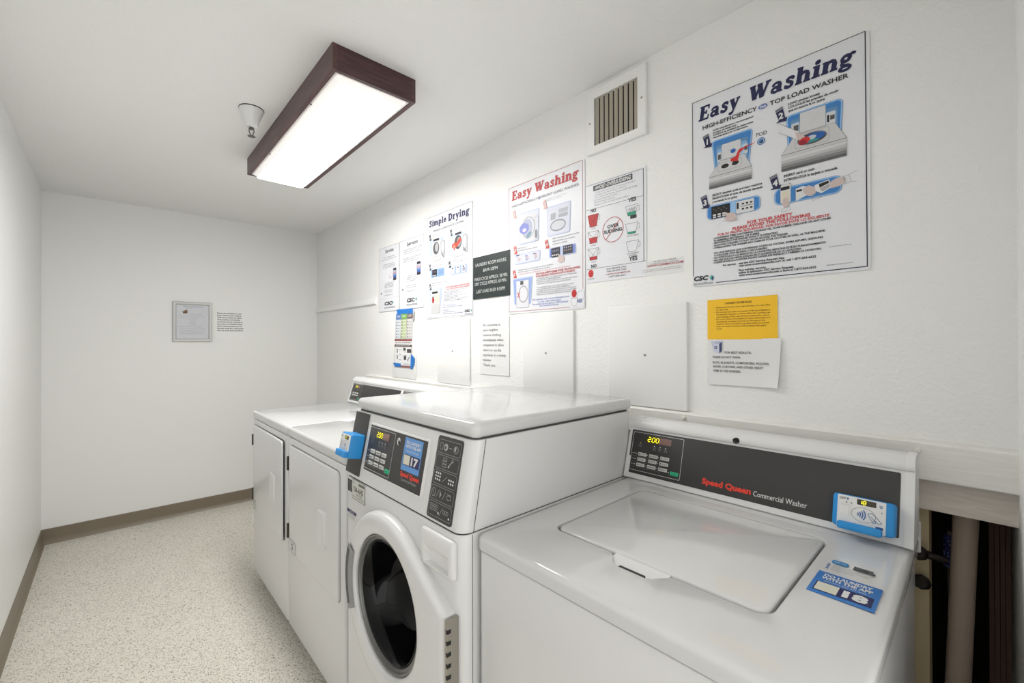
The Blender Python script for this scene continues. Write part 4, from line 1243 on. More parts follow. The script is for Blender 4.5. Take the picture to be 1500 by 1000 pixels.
# warnings
pr.text('FOR YOUR SAFETY', 174, 449, 9.0, RED, 122, bold=0.03)
pr.text('PLEASE AVOID THE FOLLOWING', 130, 460, 9.0, RED, 209, bold=0.03)
pr.text('POR SU PROPIA SEGURIDAD, POR FAVOR EVITE LO SIGUIENTE', 84, 470, 7.2, RED, 300, bold=0.02)
lines(pr, [('• LAUNDERING ITEMS CONTAINING COOKING OIL, FOAM RUBBER, GASOLINE OR ANY OTHER', 68, 478.5, 320), ('FLAMMABLE MATERIALS OR FUMES.', 72, 486.5, 137),
           ('• REACHING INTO THE WASHER WHILE IT IS OPERATING.', 68, 494, 191), ('• ALLOWING CHILDREN TO PLAY ON OR AROUND THE WASHER.', 68, 502, 217),
           ('• OVERLOADING THE WASHER MAY DAMAGE YOUR CLOTHES AS WELL AS THE MACHINE.', 68, 510, 307),
           ('• NO LAVE PRENDAS QUE CONTENGAN ACEITE DE COCINA, GOMA ESPUMA, GASOLINA', 68, 527, 302), ('O CUALQUIER OTRO MATERIAL O GAS FLAMABLE.', 72, 535, 158),
           ('• NO INTRODUZCA LAS MANOS EN LA LAVADORA MIENTRAS ESTÉ EN FUNCIONAMIENTO.', 68, 543, 309), ('• NO DEJE QUE LOS NIÑOS JUEGUEN EN O ALREDEDOR DE LA LAVADORA.', 68, 551, 250),
           ('• SOBRECARGAR LA LAVADORA PODRÍA DAÑAR SUS PRENDAS Y TAMBIÉN LA LAVADORA.', 68, 558.5, 298)], TEXT, 5.4, 0.032)
lines(pr, [('For service:', 100, 571, 40), ('use the CSC Service Request App', 148, 571, 127), ('visit www.cscserviceworks.com or call 1-877-264-6622', 148, 579, 205),
           ('Para solicitar servicio:', 148, 593, 78), ('utilice la aplicación CSC Service Request', 148, 601, 150), ('visite www.cscserviceworks.com o llame al 1-877-264-6622', 148, 609, 205)], TEXT, 6.0, 0.032)
pr.text('Download the service request app', 382, 556, 3.0, TEXT, 50); pr.text('Descargue la aplicación de servicio', 378, 606, 3.0, TEXT, 58)
csc(pr, 3, 609, 14, 48, 64, 604, 1.0)
pr.out(root)

# -- faded red front-load washing poster
PINK, PALEBLUE, FADEBLUE, FRED = ink(226, 176, 172), ink(196, 206, 232), ink(140, 156, 212), ink(188, 52, 56)
FTEXT, FGREY = ink(122, 122, 130), ink(172, 174, 184)
root, pr = wall_sheet('instruction_poster', 'sun faded poster with red Easy Washing title, right of the green hours sign', 'poster', 1.604, 2.147, 480, 627, SHEETWHITE, r=5, part='sign_board')
BRD = ink(176, 96, 98)
pr.border(9, 2, 469, 617, 2.0, BRD)
pr.slabtext('Easy', 30, 68, 44, 136, FRED, shear=0.1)
pr.slabtext('Washing', 187, 68, 44, 258, FRED, shear=0.1)
pr.text('HIGH-EFFICIENCY', 31, 103, 11, ink(120, 122, 132), 178); pr.ell(218, 98, 10, 7, ink(150, 154, 176), 2, 'logo'); pr.text('FRONT LOAD WASHER', 234, 103, 11, ink(104, 106, 116), 216)
lines(pr, [('CARGA la ropa sin apretar', 262, 120, 120), ('LOAD clothes loosely', 262, 128, 90), ('ADD detergent', 76, 128, 60)], FGREY, 4.5)
PF = (FADEBLUE, PALEBLUE, ink(214, 216, 230))
for u, v, n_, c_ in ((36, 118, '1', PINK), (240, 117, '2', PINK), (42, 294, '3', ink(214, 92, 84)), (252, 300, '4', ink(206, 72, 68)), (36, 411, '5', ink(206, 72, 68))):
    step(pr, u, v, 0.88, n_, c_, WHITEINK)
blue_frame(pr, (75, 145, 218, 296), 8, PF, 6)
pr.rect(98, 160, 200, 292, ink(216, 216, 220), 5); pr.ring(146, 222, 44, 52, 5, FGREY, 6); pr.ell(140, 222, 34, 42, ink(176, 180, 204), 6); pr.ell(118, 222, 32, 26, ink(128, 136, 204), 7); pr.ell(120, 230, 14, 9, ink(214, 206, 236), 8); pr.ell(150, 258, 22, 10, ink(120, 150, 168), 7, rot=-35); pr.loop(rr2(190, 180, 214, 292, 6, 3), 1.6, ink(150, 152, 160), 8)
pr.ell(198, 262, 8, 22, ink(136, 136, 144), 8)
blue_frame(pr, (264, 156, 406, 290), 6, PF, 8)
pr.poly([(290, 190), (320, 190), (318, 218), (288, 218)], ink(168, 172, 178), 5); pr.poly([(336, 178), (390, 178), (388, 196), (336, 196)], ink(178, 182, 188), 5); pr.poly([(334, 200), (390, 200), (388, 216), (334, 216)], ink(168, 172, 178), 5)
pr.ring(332, 248, 46, 26, 6, ink(148, 150, 158), 6); pr.ell(332, 248, 38, 19, ink(208, 210, 216), 6)
blue_frame(pr, (50, 340, 224, 388), 3, PF, 8)
for i in range(3):
    pr.ell(76 + i * 58, 362, 20, 20, ink(220, 218, 228), 5); pr.poly([(66 + i * 58, 348), (84 + i * 58, 352), (90 + i * 58, 372), (72 + i * 58, 380)], (PALEBLUE, FADEBLUE, ink(176, 182, 208))[i], 6); pr.ell(84 + i * 56, 364, 9, 8, SKIN, 7)
pr.rect(62, 342, 84, 348, G4, 6); pr.rect(176, 350, 196, 354, G4, 7)
blue_frame(pr, (279, 344, 433, 388), 0, (FADEBLUE, PALEBLUE, ink(112, 134, 206)), 8)
pr.rect(292, 346, 344, 388, ink(40, 40, 52), 5); pr.rect(346, 346, 360, 386, PALEBLUE, 5); pr.rect(362, 346, 416, 384, ink(48, 48, 60), 5)
for i in range(4):
    pr.rect(296 + i * 11, 376, 303 + i * 11, 382, WHITEINK, 6); pr.rect(366 + i * 12, 352, 373 + i * 12, 357, FGREY, 6); pr.rect(366 + i * 12, 364, 373 + i * 12, 369, ink(150, 128, 128), 6); pr.rect(300 + i * 10, 356, 305 + i * 10, 364, ink(130, 134, 170), 6)
pr.poly([(338, 380), (352, 384), (366, 392), (370, 414), (346, 418), (330, 410)], SKIN, 7)
lines(pr, [('SELECT desired cycle and start the machine', 300, 306, 150), ('SELECCIONE el ciclo deseado y', 300, 319, 130), ('encienda la máquina', 300, 331, 84), ('INSERT card or coin', 72, 314, 66), ('INTRODUZCA la tarjeta o moneda', 72, 326, 134)], FTEXT, 6, 0.008)
lines(pr, [('REMOVE clothes promptly when the cycle is complete', 73, 420, 230), ('RETIRE la ropa con prontitud cuando termine', 73, 430, 210)], FTEXT, 5.2, 0.006)
pr.text('y deje la puerta abierta para que se ventile la lavadora', 73, 440, 5.2, ink(198, 96, 96), 330)
pr.text('FOR YOUR SAFETY PLEASE AVOID THE FOLLOWING', 195, 454, 8.5, FRED, 260, bold=0.03); pr.text('POR SU SEGURIDAD POR FAVOR EVITE LO SIGUIENTE', 195, 465, 7.5, FRED, 232, bold=0.025)
for i, (s, w_) in enumerate((('• LAUNDERING ITEMS CONTAINING COOKING OIL, FOAM RUBBER', 240), ('OR ANY OTHER FLAMMABLE MATERIAL', 150), ('• ALLOWING CHILDREN TO PLAY ON OR AROUND THE WASHER', 244), ('• OVERLOADING THE WASHER MAY DAMAGE YOUR CLOTHES', 206),
                             ('', 1), ('• NO LAVE PRENDAS QUE CONTENGAN ACEITE DE COCINA', 222), ('O CUALQUIER OTRO MATERIAL FLAMABLE', 200), ('• NO DEJE QUE LOS NIÑOS JUEGUEN EN LA LAVADORA', 236), ('• NO INTRODUZCA LAS MANOS EN LA LAVADORA', 238), ('• SOBRECARGAR LA LAVADORA PODRÍA DAÑAR SUS PRENDAS', 210))):
    pr.text(s, 197, 475 + i * 8.4, 5.0, FTEXT, w_, bold=0.006)
BL = ink(88, 112, 190)
lines(pr, [('For service visit www.coinmach.com', 173, 572, 222), ('or call 1-877-264-6622', 208, 584, 138), ('Para solicitar servicio llame al 1-877-264-6622', 173, 594, 216), ('www.cscserviceworks.com', 216, 603, 118)], BL, 7.5, 0.004)
blue_frame(pr, (36, 456, 173, 585), 12, (FADEBLUE, PALEBLUE, ink(150, 170, 220)), 4)
pr.rect(62, 470, 148, 600, ink(222, 222, 226), 5); pr.loop([(62, 470), (148, 470), (148, 600), (62, 600)], 1.0, FGREY, 6); pr.rect(90, 472, 112, 490, G4, 6); pr.line((62, 494), (148, 494), 0.8, FGREY, 6)
pr.ring(111, 536, 34, 40, 3, ink(136, 138, 146), 7); pr.ring(111, 536, 29, 35, 1, FGREY, 7)
pr.line((70, 526), (88, 550), 4, ink(216, 88, 84), 8); pr.line((88, 526), (70, 550), 4, ink(216, 88, 84), 8)
pr.poly(rr2(398, 545, 478, 620, 8, 4), SHEETWHITE, 2, 'logo')
for u, v, m_ in ((423, 592, ink(176, 120, 120)), (459, 572, ink(150, 156, 176))):
    pr.new('logo'); pr.ring(u, v, 19, 22, 1.3, m_, 3, 'logo')
pr.new('logo'); pr.ell(423, 560, 14, 17, ink(190, 40, 44), 5, 'logo'); pr.new('logo'); pr.ring(423, 564, 6, 6, 1.2, ink(120, 20, 24), 6, 'logo'); pr.new('logo'); pr.text('coinmach', 423, 582, 5, FTEXT, 26, 'c', layer=5, bucket='logo'); pr.new('logo'); pr.text('NSI', 450, 600, 15, ink(56, 92, 160), 26, 'c', bold=0.02, shear=0.2, layer=5, bucket='logo')
pr.out(root)

# -- dryer poster
DNAVY, DGREY = ink(52, 52, 92), ink(128, 128, 136)
root, pr = wall_sheet('instruction_poster', 'Simple Drying poster with dark title, left of the green hours sign', 'poster', 2.367, 2.160, 475, 632, SHEETWHITE, r=4, part='sign_board')
KB = ink(110, 112, 122)
pr.border(3, 2, 472, 626, 1.6, KB)
pr.slabtext('Simple', 32, 63, 38, 188, DNAVY, shear=0.04)
pr.slabtext('Drying', 240, 66, 42, 206, DNAVY, shear=0.04)
pr.text('SINGLE LOAD/STACK DRYERS', 79, 101, 12, ink(84, 84, 92), 318)
lines(pr, [('CLEAN lint screen', 71, 118, 92), ('LIMPIE el filtro de pelusa', 71, 128, 110), ('LOAD wet clothes loosely', 286, 116, 151), ('COLOQUE la ropa húmeda', 286, 126, 130)], DGREY, 5.5)
DF = (ink(120, 136, 190), ink(204, 212, 236), ink(186, 198, 232))
for u, v, n_ in ((32, 108, '1'), (258, 119, '2'), (30, 292, '3'), (243, 302, '4'), (32, 414, '5')):
    step(pr, u, v, 0.86, n_, ink(52, 54, 78), WHITEINK)
blue_frame(pr, (40, 148, 188, 250), 4, DF, 6)
pr.rect(70, 160, 166, 281, ink(208, 208, 212), 5); pr.rect(82, 146, 144, 159, BLACKINK, 6); pr.poly([(72, 240), (164, 240), (164, 281), (68, 281)], ink(196, 196, 198), 6)
pr.ell(112, 204, 34, 38, ink(92, 92, 94), 6); pr.ell(118, 200, 18, 26, ink(178, 178, 182), 7); pr.poly([(160, 170), (206, 168), (206, 250), (198, 276), (162, 232)], ink(176, 176, 180), 7); pr.ell(184, 206, 15, 32, ink(212, 212, 216), 8); pr.poly([(164, 236), (196, 262), (198, 276), (176, 258)], G3, 8)
blue_frame(pr, (276, 150, 412, 262), 4, DF, 6)
pr.rect(294, 168, 386, 288, ink(208, 210, 216), 5); pr.rect(312, 150, 372, 162, BLACKINK, 6); pr.poly([(294, 250), (386, 250), (386, 288), (292, 288)], ink(196, 198, 204), 6)
pr.ell(340, 206, 36, 40, ink(80, 76, 78), 6); pr.ell(350, 206, 20, 28, ink(150, 150, 152), 7); pr.poly([(382, 172), (426, 172), (430, 276), (412, 276), (384, 236)], ink(176, 176, 180), 7); pr.ell(404, 212, 14, 34, ink(214, 214, 218), 8); pr.poly([(386, 240), (414, 258), (416, 274), (394, 262)], G3, 8)
OR_ = ink(216, 72, 50)
pr.poly([(278, 212), (304, 204), (328, 206), (346, 190), (366, 186), (372, 204), (350, 214), (336, 228), (312, 236), (304, 252), (294, 234), (280, 230)], OR_, 9); pr.ell(302, 226, 10, 9, ink(236, 150, 130), 10); pr.ell(352, 204, 8, 10, ink(180, 60, 60), 10)
blue_frame(pr, (52, 331, 198, 380), 0, (ink(92, 116, 180), LIGHTBLUE, ink(140, 168, 214)), 8)
pr.rect(68, 332, 120, 374, ink(40, 38, 48), 5); pr.rect(122, 334, 132, 378, LIGHTBLUE, 5)
for i in range(3):
    pr.rect(72 + i * 14, 366, 82 + i * 14, 371, WHITEINK, 6); pr.rect(76 + i * 14, 342, 82 + i * 14, 352, ink(120, 104, 112), 6); pr.line((140, 346 + i * 9), (186, 344 + i * 9), 1.4, ink(92, 116, 160), 6)
blue_frame(pr, (261, 336, 425, 388), 0, (ink(120, 136, 190), ink(204, 212, 236), ink(160, 176, 222)), 10)
for i in range(3):
    pr.rect(270 + i * 52, 342, 304 + i * 52, 382, ink(218, 218, 224), 5, r=5); pr.ell(290 + i * 52, 366, 13, 12, (ink(214, 204, 204), ink(226, 226, 232), ink(150, 150, 166))[i], 6); pr.ell(286 + i * 52, 350, 8, 4, BLACKINK if i != 1 else ink(70, 80, 110), 6)
lines(pr, [('SELECT fabric setting and start', 66, 312, 150), ('SELECCIONE el tipo de tejido', 66, 322, 134), ('INSERT card or coin', 280, 306, 80), ('INTRODUZCA la tarjeta o moneda', 280, 318, 150), ('REMOVE clothes promptly', 62, 418, 170), ('RETIRE la ropa con prontitud', 62, 430, 120)], DGREY, 5.5, 0.008)
pr.text('FOR YOUR SAFETY PLEASE AVOID THE FOLLOWING', 217, 458, 8, ink(206, 104, 100), 231, bold=0.03); pr.text('POR SU PROPIA SEGURIDAD, EVITE LO SIGUIENTE', 217, 469, 7, ink(206, 104, 100), 231, bold=0.02)
for i, (s, w_) in enumerate((('• DRYING ITEMS CONTAINING COOKING OIL OR GASOLINE', 232), ('• FOAM RUBBER OR FLAMMABLE MATERIAL', 150), ('• ALLOWING CHILDREN TO PLAY ON THE DRYER', 190), ('• REACHING INTO THE DRYER', 150), ('• SECAR PRENDAS QUE CONTENGAN ACEITE DE COCINA', 232), ('• GOMA ESPUMA O MATERIAL FLAMABLE', 150), ('• DEJAR QUE LOS NIÑOS JUEGUEN EN LA SECADORA', 240), ('• INTRODUCIR LAS MANOS', 190))):
    pr.text(s, 190, 478 + i * 8.4, 5.0, DGREY, w_, bold=0.006)
lines(pr, [('For service:', 181, 559, 36), ('use the CSC Service Request App', 224, 564, 90), ('visit www.cscserviceworks.com or call 1-877-264-6622', 181, 573, 200), ('Para solicitar servicio:', 181, 590, 64), ('utilice la aplicación CSC Service Request', 181, 601, 130), ('visite www.cscserviceworks.com o llame al 1-877-264-6622', 181, 612, 203)], ink(90, 96, 140), 6, 0.008)
blue_frame(pr, (34, 449, 171, 560), 10, DF, 6)
pr.rect(54, 456, 150, 600, ink(214, 214, 214), 5); pr.rect(66, 468, 128, 480, BLACKINK, 6); pr.rect(100, 488, 150, 540, ink(206, 204, 188), 6); pr.poly([(56, 544), (150, 544), (152, 600), (50, 600)], ink(200, 200, 200), 6)
pr.ell(78, 520, 13, 20, ink(176, 54, 60), 7); pr.line((66, 496), (76, 508), 4, BLACKINK, 7); pr.line((92, 494), (82, 508), 4, BLACKINK, 7)
csc(pr, 399, 610, 12, 52, 463, 604, 0.7)
pr.out(root)

# -- two service notices
for y1, w, lab, ttl, ttl_uw, rows, ph, cs in (
    (3.030, 308, 'Service notice with phone picture, left one of the matching service notice pair', 'Service', (101, 126),
     (('When a machine needs attention', 73, 80, 176), ('you can request service online', 52, 95, 216), ('Download the free', 87, 130, 148), ('CSC service request app', 66, 142, 190), ('for your telephone', 66, 153, 180), ('or scan this code', 100, 265, 130), ('and follow the', 94, 276, 130), ('simple steps on', 94, 286, 130), ('the screen', 94, 296, 130), ('Call 1-877-264-6622', 94, 320, 120), ('and say the machine number', 94, 331, 120), ('any day of the week', 94, 352, 116)), 222, (89, 113, 215)),
    (2.714, 314, 'Servicio notice with phone picture, right one of the matching service notice pair', 'Servicio', (100, 142),
     (('Cuando una máquina necesita atención', 46, 72, 247), ('usted puede solicitar el', 62, 84, 200), ('servicio en línea', 64, 97, 202), ('Descargue gratis la aplicación', 46, 129, 241), ('de solicitud de servicio', 62, 141, 200), ('para su teléfono', 56, 153, 200), ('o escanee este código', 96, 250, 130), ('y siga los pasos', 96, 262, 130), ('sencillos que verá', 96, 273, 130), ('en la pantalla', 96, 284, 110), ('Llame al 1-877-264-6622', 94, 316, 130), ('y diga el número de la máquina', 94, 328, 130), ('cualquier día', 94, 352, 110)), 229, (96, 103, 218))):
    root, pr = wall_sheet('service_notice', lab, 'notice', y1, 2.073, w, 468, SHEETWHITE, r=3, group='service notices beside the dryer poster', part='sign_board')
    pr.border(2, 2, w - 2, 466, 1.4, ink(140, 140, 146))
    pr.text(ttl, ttl_uw[0], 45, 24, ink(60, 60, 66), ttl_uw[1], bold=0.012, shear=0.15, bucket='title')
    lines(pr, rows, ink(120, 120, 126), 6.0, 0.006)
    pr.rect(ph, 168, ph + 46, 254, ink(44, 44, 56), 1, r=5)
    for i, c_ in enumerate(((190, 196, 214), (206, 160, 164), (150, 164, 206), (96, 128, 190), (60, 96, 160))):
        pr.rect(ph + 3, 184 + i * 10.5, ph + 43, 195 + i * 10.5, ink(*c_), 2)
    pr.loop([(ph - 62, 206), (ph - 30, 196), (ph, 200), (ph - 4, 222), (ph - 30, 226), (ph - 56, 232)], 1.2, ink(208, 172, 166), 2)
    pr.loop([(ph - 66, 236), (ph - 40, 218), (ph - 20, 232)], 1.2, ink(160, 150, 150), 2, closed=False)
    pr.loop(rr2(w - 40, 316, w - 20, 372, 5, 3), 0.8, ink(180, 180, 184), 2); pr.rect(32, 328, 52, 338, ink(110, 110, 116), 2, r=4)
    pr.line((30, 374), (w - 16, 372), 0.8, ink(190, 190, 194), 2, 'border')
    csc(pr, cs[0], 422, 23, cs[1], cs[2], 408, 1.3)
    pr.out(root)

# -- green hours sign
GREEN = mat('dark_green_sign', rgb(36, 46, 46), 0.45)
root, pr = wall_sheet('hours_sign', 'dark green laundry room hours sign with white lettering', 'sign', 1.887, 1.841, 300, 227, GREEN, 0.004, r=2, part='sign_board')
SW = ink(214, 218, 216)
lines(pr, [('LAUNDRY ROOM HOURS', 24, 52, 248), ('8AM-10PM', 88, 86, 118), ('WASH CYCLE APPROX. 38 MIN.', 12, 129, 272), ('DRY CYCLE APPROX. 60 MIN.', 18, 155, 258), ('LAST LOAD IN BY 8:30PM', 32, 196, 230)], SW, 17, 0.0)
pr.out(root)

# -- over-sudsing sheet and the web address strip
root, pr = wall_sheet('instruction_sheet', 'white sheet about over sudsing with red and green cups, below the vent', 'sheet', 1.119, 2.032, 279, 408, SHEETWHITE, 0.001, r=1)
KR, CR, CG = ink(40, 40, 44), ink(190, 34, 40), ink(40, 150, 116)
dx = -13
pr.line((2, 4), (267, 6), 1.4, KR, 1, 'border'); pr.line((267, 6), (268, 351), 2.0, KR, 1, 'border'); pr.line((2, 105), (267, 107), 1.2, KR, 1, 'border'); pr.line((2, 351), (277, 352), 1.2, KR, 1, 'border')
pr.rect(38, 11, 221, 33, ink(72, 72, 74), 1, 'title'); pr.text('AVOID OVERSUDSING', 45, 29, 14, WHITEINK, 168, bold=0.03, shear=0.2, bucket='title')
for i, (s, w_) in enumerate((('For best results use the correct amount of detergent', 190), ('and follow the directions on the box', 150), ('Too much soap leaves clothes stiff and dingy', 198), ('and may damage the washer', 110), ('High efficiency washers need less soap', 100), ('Measure with the cup shown below', 160))):
    pr.text(s, 44, 44 + i * 10, 5, ink(140, 140, 146), w_)
pr.text('NO', 25, 118, 13, KR, 27, bold=0.03); pr.text('YES', 201, 117, 14, KR, 36, bold=0.03); pr.text('NO', 26, 347, 13, KR, 28, bold=0.03); pr.text('YES', 204, 343, 15, KR, 37, bold=0.03)
def cup(u0, u1, v0, v1, fill, colr, cross):
    q = (u1 - u0) * 0.2
    pr.loop([(u0, v0), (u1, v0), (u1 - q, v1), (u0 + q, v1)], 0.9, KR, 3)
    if fill > 0:
        f = 1 - fill
        pr.poly([(u0 + q * f, v0 + (v1 - v0) * f), (u1 - q * f, v0 + (v1 - v0) * f), (u1 - q, v1), (u0 + q, v1)], colr, 2)
    pr.loop([(u1 - 1, v0 + 6), (u1 + 7, v0 + 8), (u1 + 6, v0 + 24), (u1 - 4, v0 + 27)], 0.9, KR, 3, closed=False)
    if cross:
        pr.line((u0, v0), (u1 - q * 0.4, v1), 0.9, KR, 4); pr.line((u1, v0), (u0 + q * 0.4, v1), 0.9, KR, 4)
cup(10, 64, 128, 178, 1.0, CR, True); cup(10, 64, 198, 246, 0.5, CR, True); cup(10, 64, 268, 315, 0.3, CR, True)
cup(190, 244, 132, 170, 0.36, CG, False); pr.rect(211, 171, 238, 183, KR, 2); cup(190, 244, 200, 240, 0.2, CG, False); cup(192, 246, 268, 308, 0, CG, False)
pr.text('LIQUID', 218, 148, 8, ink(120, 120, 126), 36, 'c', shear=0.2); pr.text('SOAP', 218, 157, 7, ink(120, 120, 126), 28, 'c')
for s, u, v in (('1 CUP', 38, 188), ('1/2 CUP', 38, 257), ('1/4 CUP', 38, 326), ('1/8 CUP LIQUID', 221, 250), ('1/8 CUP CONCENTRATE', 222, 318), ('POWDER', 222, 326)):
    pr.text(s, u, v, 5, ink(84, 84, 90), None if len(s) < 9 else 50, 'c')
pr.ring(132, 208, 49, 50, 2.2, CR, 3); pr.line((100, 242), (164, 174), 2.2, CR, 4)
pr.text('OVER', 106, 200, 13, KR, 54, bold=0.03); pr.text('SUDSING', 89, 219, 13, KR, 86, bold=0.03)
pr.ell(25, 370, 13, 16, ink(200, 40, 44), 2, 'logo'); pr.ring(25, 373, 6, 6, 1.4, ink(130, 20, 26), 3, 'logo'); pr.text('coinmach', 25, 394, 5, KR, 32, 'c', bucket='logo')
lines(pr, [('FOR SERVICE CALL', 103, 364, 92), ('THIS SERVICE CARE', 103, 374, 90), ('1-877-264-6622', 113, 396, 76)], ink(84, 84, 90), 5.5, 0.01)
pr.text('1-877-COINMACH', 97, 386, 6.5, ink(176, 92, 100), 112, bold=0.01)
pr.out(root)
root, pr = wall_sheet('web_address_strip', 'thin white paper strip printed with a red web address', 'strip', 0.864, 1.676, 163, 54, PAPER, 0.0008, 0.0004, r=1)
pr.text('OR VISIT OUR WEBSITE', 52, 7, 5, ink(96, 96, 104), 86); pr.text('for answers and to request service online', 36, 12.5, 3.6, ink(96, 96, 104), 112)
pr.text('WWW.COINMACH.COM', 26, 22, 7.5, ink(176, 70, 82), 138, bold=0.02)
pr.text('Report the machine number and the address of this laundry room', 6, 33, 3.4, ink(110, 110, 116), 150); pr.text('so that service can be sent out promptly', 6, 39, 3.4, ink(110, 110, 116), 150)
pr.out(root)

# -- courtesy notice
root, pr = wall_sheet('courtesy_notice', 'white courtesy to your neighbor notice below the green hours sign', 'notice', 1.831, 1.510, 234, 300, PAPER, 0.0014, 0.0016, r=1)
for i, (s, w_) in enumerate((('As a courtesy to', 140), ('your neighbor', 124), ('remove clothing', 146), ('immediately when', 162), ('completed to allow', 166), ('others to use the', 146), ('machines in a timely', 182), ('manner.', 72), ('Thank you', 98))):
    pr.text(s, 28, 45 + i * 26.4, 13.5, ink(104, 104, 108), w_, bold=0.0)
pr.out(root)

# -- yellow rules sheet
YEL = mat('yellow_paper', rgb(248, 196, 40), 0.65)
shape = [(0, 1), (206, -1), (207, 131), (100, 132), (0, 131)]
root, pr = wall_sheet('rules_notice', 'bright yellow laundry room rules sheet above a white washing notice', 'notice', 0.617, 1.517, 206, 131, YEL, 0.001, 0.0016, shape=shape)
YT = ink(110, 74, 22)
pr.text('LAUNDRY ROOM RULES', 56, 18, 6.4, YT, 80, bold=0.012)
for i, (s, w_) in enumerate((('Please keep laundry room neat and clean. It is open 8am', 158), ('to 10pm only.', 38), ('Do not use more than one quarter (1/4) cup of bleach in', 158), ('the washers. Residue or bleach left in the machine can', 158), ('cause damage to the next persons clothes who uses it.', 156),
                             ('Do remove clothes from washers or dryers when finished. If', 158), ('abandoned clothing is moved to the top of the', 144), ('machines others may need to use them while you are out.', 156), ('Clean out washers and dryers before leaving. Place paper', 148), ('in trash.', 18))):
    pr.text(s, 29, 29.5 + i * 7.7, 4.7, YT, w_, bold=0.004)
    if i in (0, 2, 5, 8):
        pr.ell(24, 27.6 + i * 7.7, 1.0, 1.0, YT, 3, 'lettering', 8)
pr.out(root)

# -- white washing notice, its lower right corner curling off the wall
root = thing('washing_notice', 'white paper notice with a small washer picture, curling below the yellow sheet', 'notice', (XW, 0.507, 1.238))
b = MB()
nu, nv = 12, 10
def paper_pt(i, j, o):
    fu, fv = i / nu, j / nv
    w_ = 216 - 8 * fv
    u = fu * w_ + 1
    v = 131 + fv * (146 + 3 * (1 - fu)) - 2 * fu * (1 - fv)
    lift = 0.0016 + 0.016 * max(0, fu - 0.62) ** 2 * 4 * (0.35 + 0.65 * fv) + 0.010 * max(0, fv - 0.6) ** 2 * 3 * (0.3 + 0.7 * fu)
    return (XW - lift - o, 0.617 - u / 1000, 1.517 - v / 1000)
for o in (0.0, 0.0006):
    vv = [paper_pt(i, j, o) for j in range(nv + 1) for i in range(nu + 1)]
    b.add(vv, [(j * (nu + 1) + i, j * (nu + 1) + i + 1, (j + 1) * (nu + 1) + i + 1, (j + 1) * (nu + 1) + i) for j in range(nv) for i in range(nu)], PAPER, True)
b.build('sheet', root)
pr = Print((XW - 0.0024, 0.617, 1.517), (0, -1, 0), (0, 0, -1), 0.0004)
DK = ink(84, 84, 88)
def curl(mb):
    out = []
    for x, y, z in mb.v:
        fu = min(max(((0.617 - y) * 1000 - 1) / 212, 0), 1); fv = min(max(((1.517 - z) * 1000 - 131) / 147, 0), 1)
        lift = 0.016 * max(0, fu - 0.62) ** 2 * 4 * (0.35 + 0.65 * fv) + 0.010 * max(0, fv - 0.6) ** 2 * 3 * (0.3 + 0.7 * fu)
        out.append((x - lift - 0.0010, y, z))
    mb.v = out
pr.poly([(12, 137), (50, 137), (46, 165), (18, 165)], ink(196, 200, 216), 1); pr.poly([(20, 145), (38, 143), (38, 176), (19, 170)], ink(206, 210, 228), 2); pr.poly([(38, 146), (46, 139), (46, 168), (38, 177)], ink(52, 62, 104), 2); pr.poly([(20, 145), (30, 138), (46, 139), (38, 146)], ink(176, 182, 206), 2); pr.ell(27, 158, 5, 5.4, ink(74, 84, 116), 3); pr.ell(27, 158, 2.4, 2.6, ink(190, 196, 214), 4)
for s, u, v, w_ in (('FOR BEST RESULTS-', 55, 177, 80), ('PLEASE DO NOT WASH:', 17, 192, 86), ('RUGS, BLANKETS, COMFORTERS, PILLOWS,', 17, 210, 168), ('SHOES, CURTAINS, AND OTHER HEAVY', 18, 223, 150), ('ITEMS IN THE WASHERS.', 18, 237, 86)):
    pr.text(s, u, v, 6.8, DK, w_, bold=0.016)
for mb in pr.b.values():
    curl(mb)
pr.out(root)

# -- price card held by blue tape
root, pr = wall_sheet('price_card', 'narrow colourful printed card stuck up with blue tape above the dryers', 'card', 2.750, 1.600, 250, 400, PAPER, 0.001, 0.0125, shape=[(4, 14), (239, 10), (219, 200), (204, 392), (-21, 390), (-18, 197)])
for i, c_ in enumerate(((84, 128, 190), (120, 180, 84), (112, 92, 92))):
    u0 = 4 + i * 77
    pr.poly([(u0, 22), (u0 + 74, 20), (u0 + 73, 59), (u0 - 2, 60)], ink(*c_), 1); pr.text(('WASH', 'DRY', 'CARD')[i], u0 + 36, 48, 14, WHITEINK, 44, 'c', bold=0.02)
    f = 0.9
    pr.poly([(u0 - 3, 62), (u0 + 70, 61), (u0 + 64 - i * 2, 194), (u0 - 14 - i * 2, 194)], (ink(214, 220, 226), ink(206, 218, 178), ink(216, 214, 212))[i], 1)
    pr.loop([(u0 - 3, 62), (u0 + 70, 61), (u0 + 64 - i * 2, 194), (u0 - 14 - i * 2, 194)], 2.0, ink(96, 92, 92), 2, 'border')
    for k in range(6):
        pr.rect(u0 + 4 - k, 76 + k * 20, u0 + 14 - k, 86 + k * 20, ink(90, 90, 96), 2); pr.line((u0 + 22 - k, 82 + k * 20), (u0 + 54 - k, 81 + k * 20), 3, ink(140, 140, 142), 2)
pr.poly([(-18, 196), (219, 198), (218, 209), (-18, 207)], ink(150, 70, 70), 2)
pr.text('PAY WITH YOUR PHONE', -4, 224, 8, ink(120, 84, 84), 206, bold=0.01)
pr.poly([(-18, 232), (217, 234), (216, 246), (-19, 245)], ink(64, 58, 58), 2); pr.text('EASY AS ONE TWO THREE', 4, 243, 7, WHITEINK, 190, bold=0.01)
pr.loop([(-18, 248), (216, 248), (202, 388), (-20, 386)], 2.0, ink(150, 96, 96), 2, 'border')
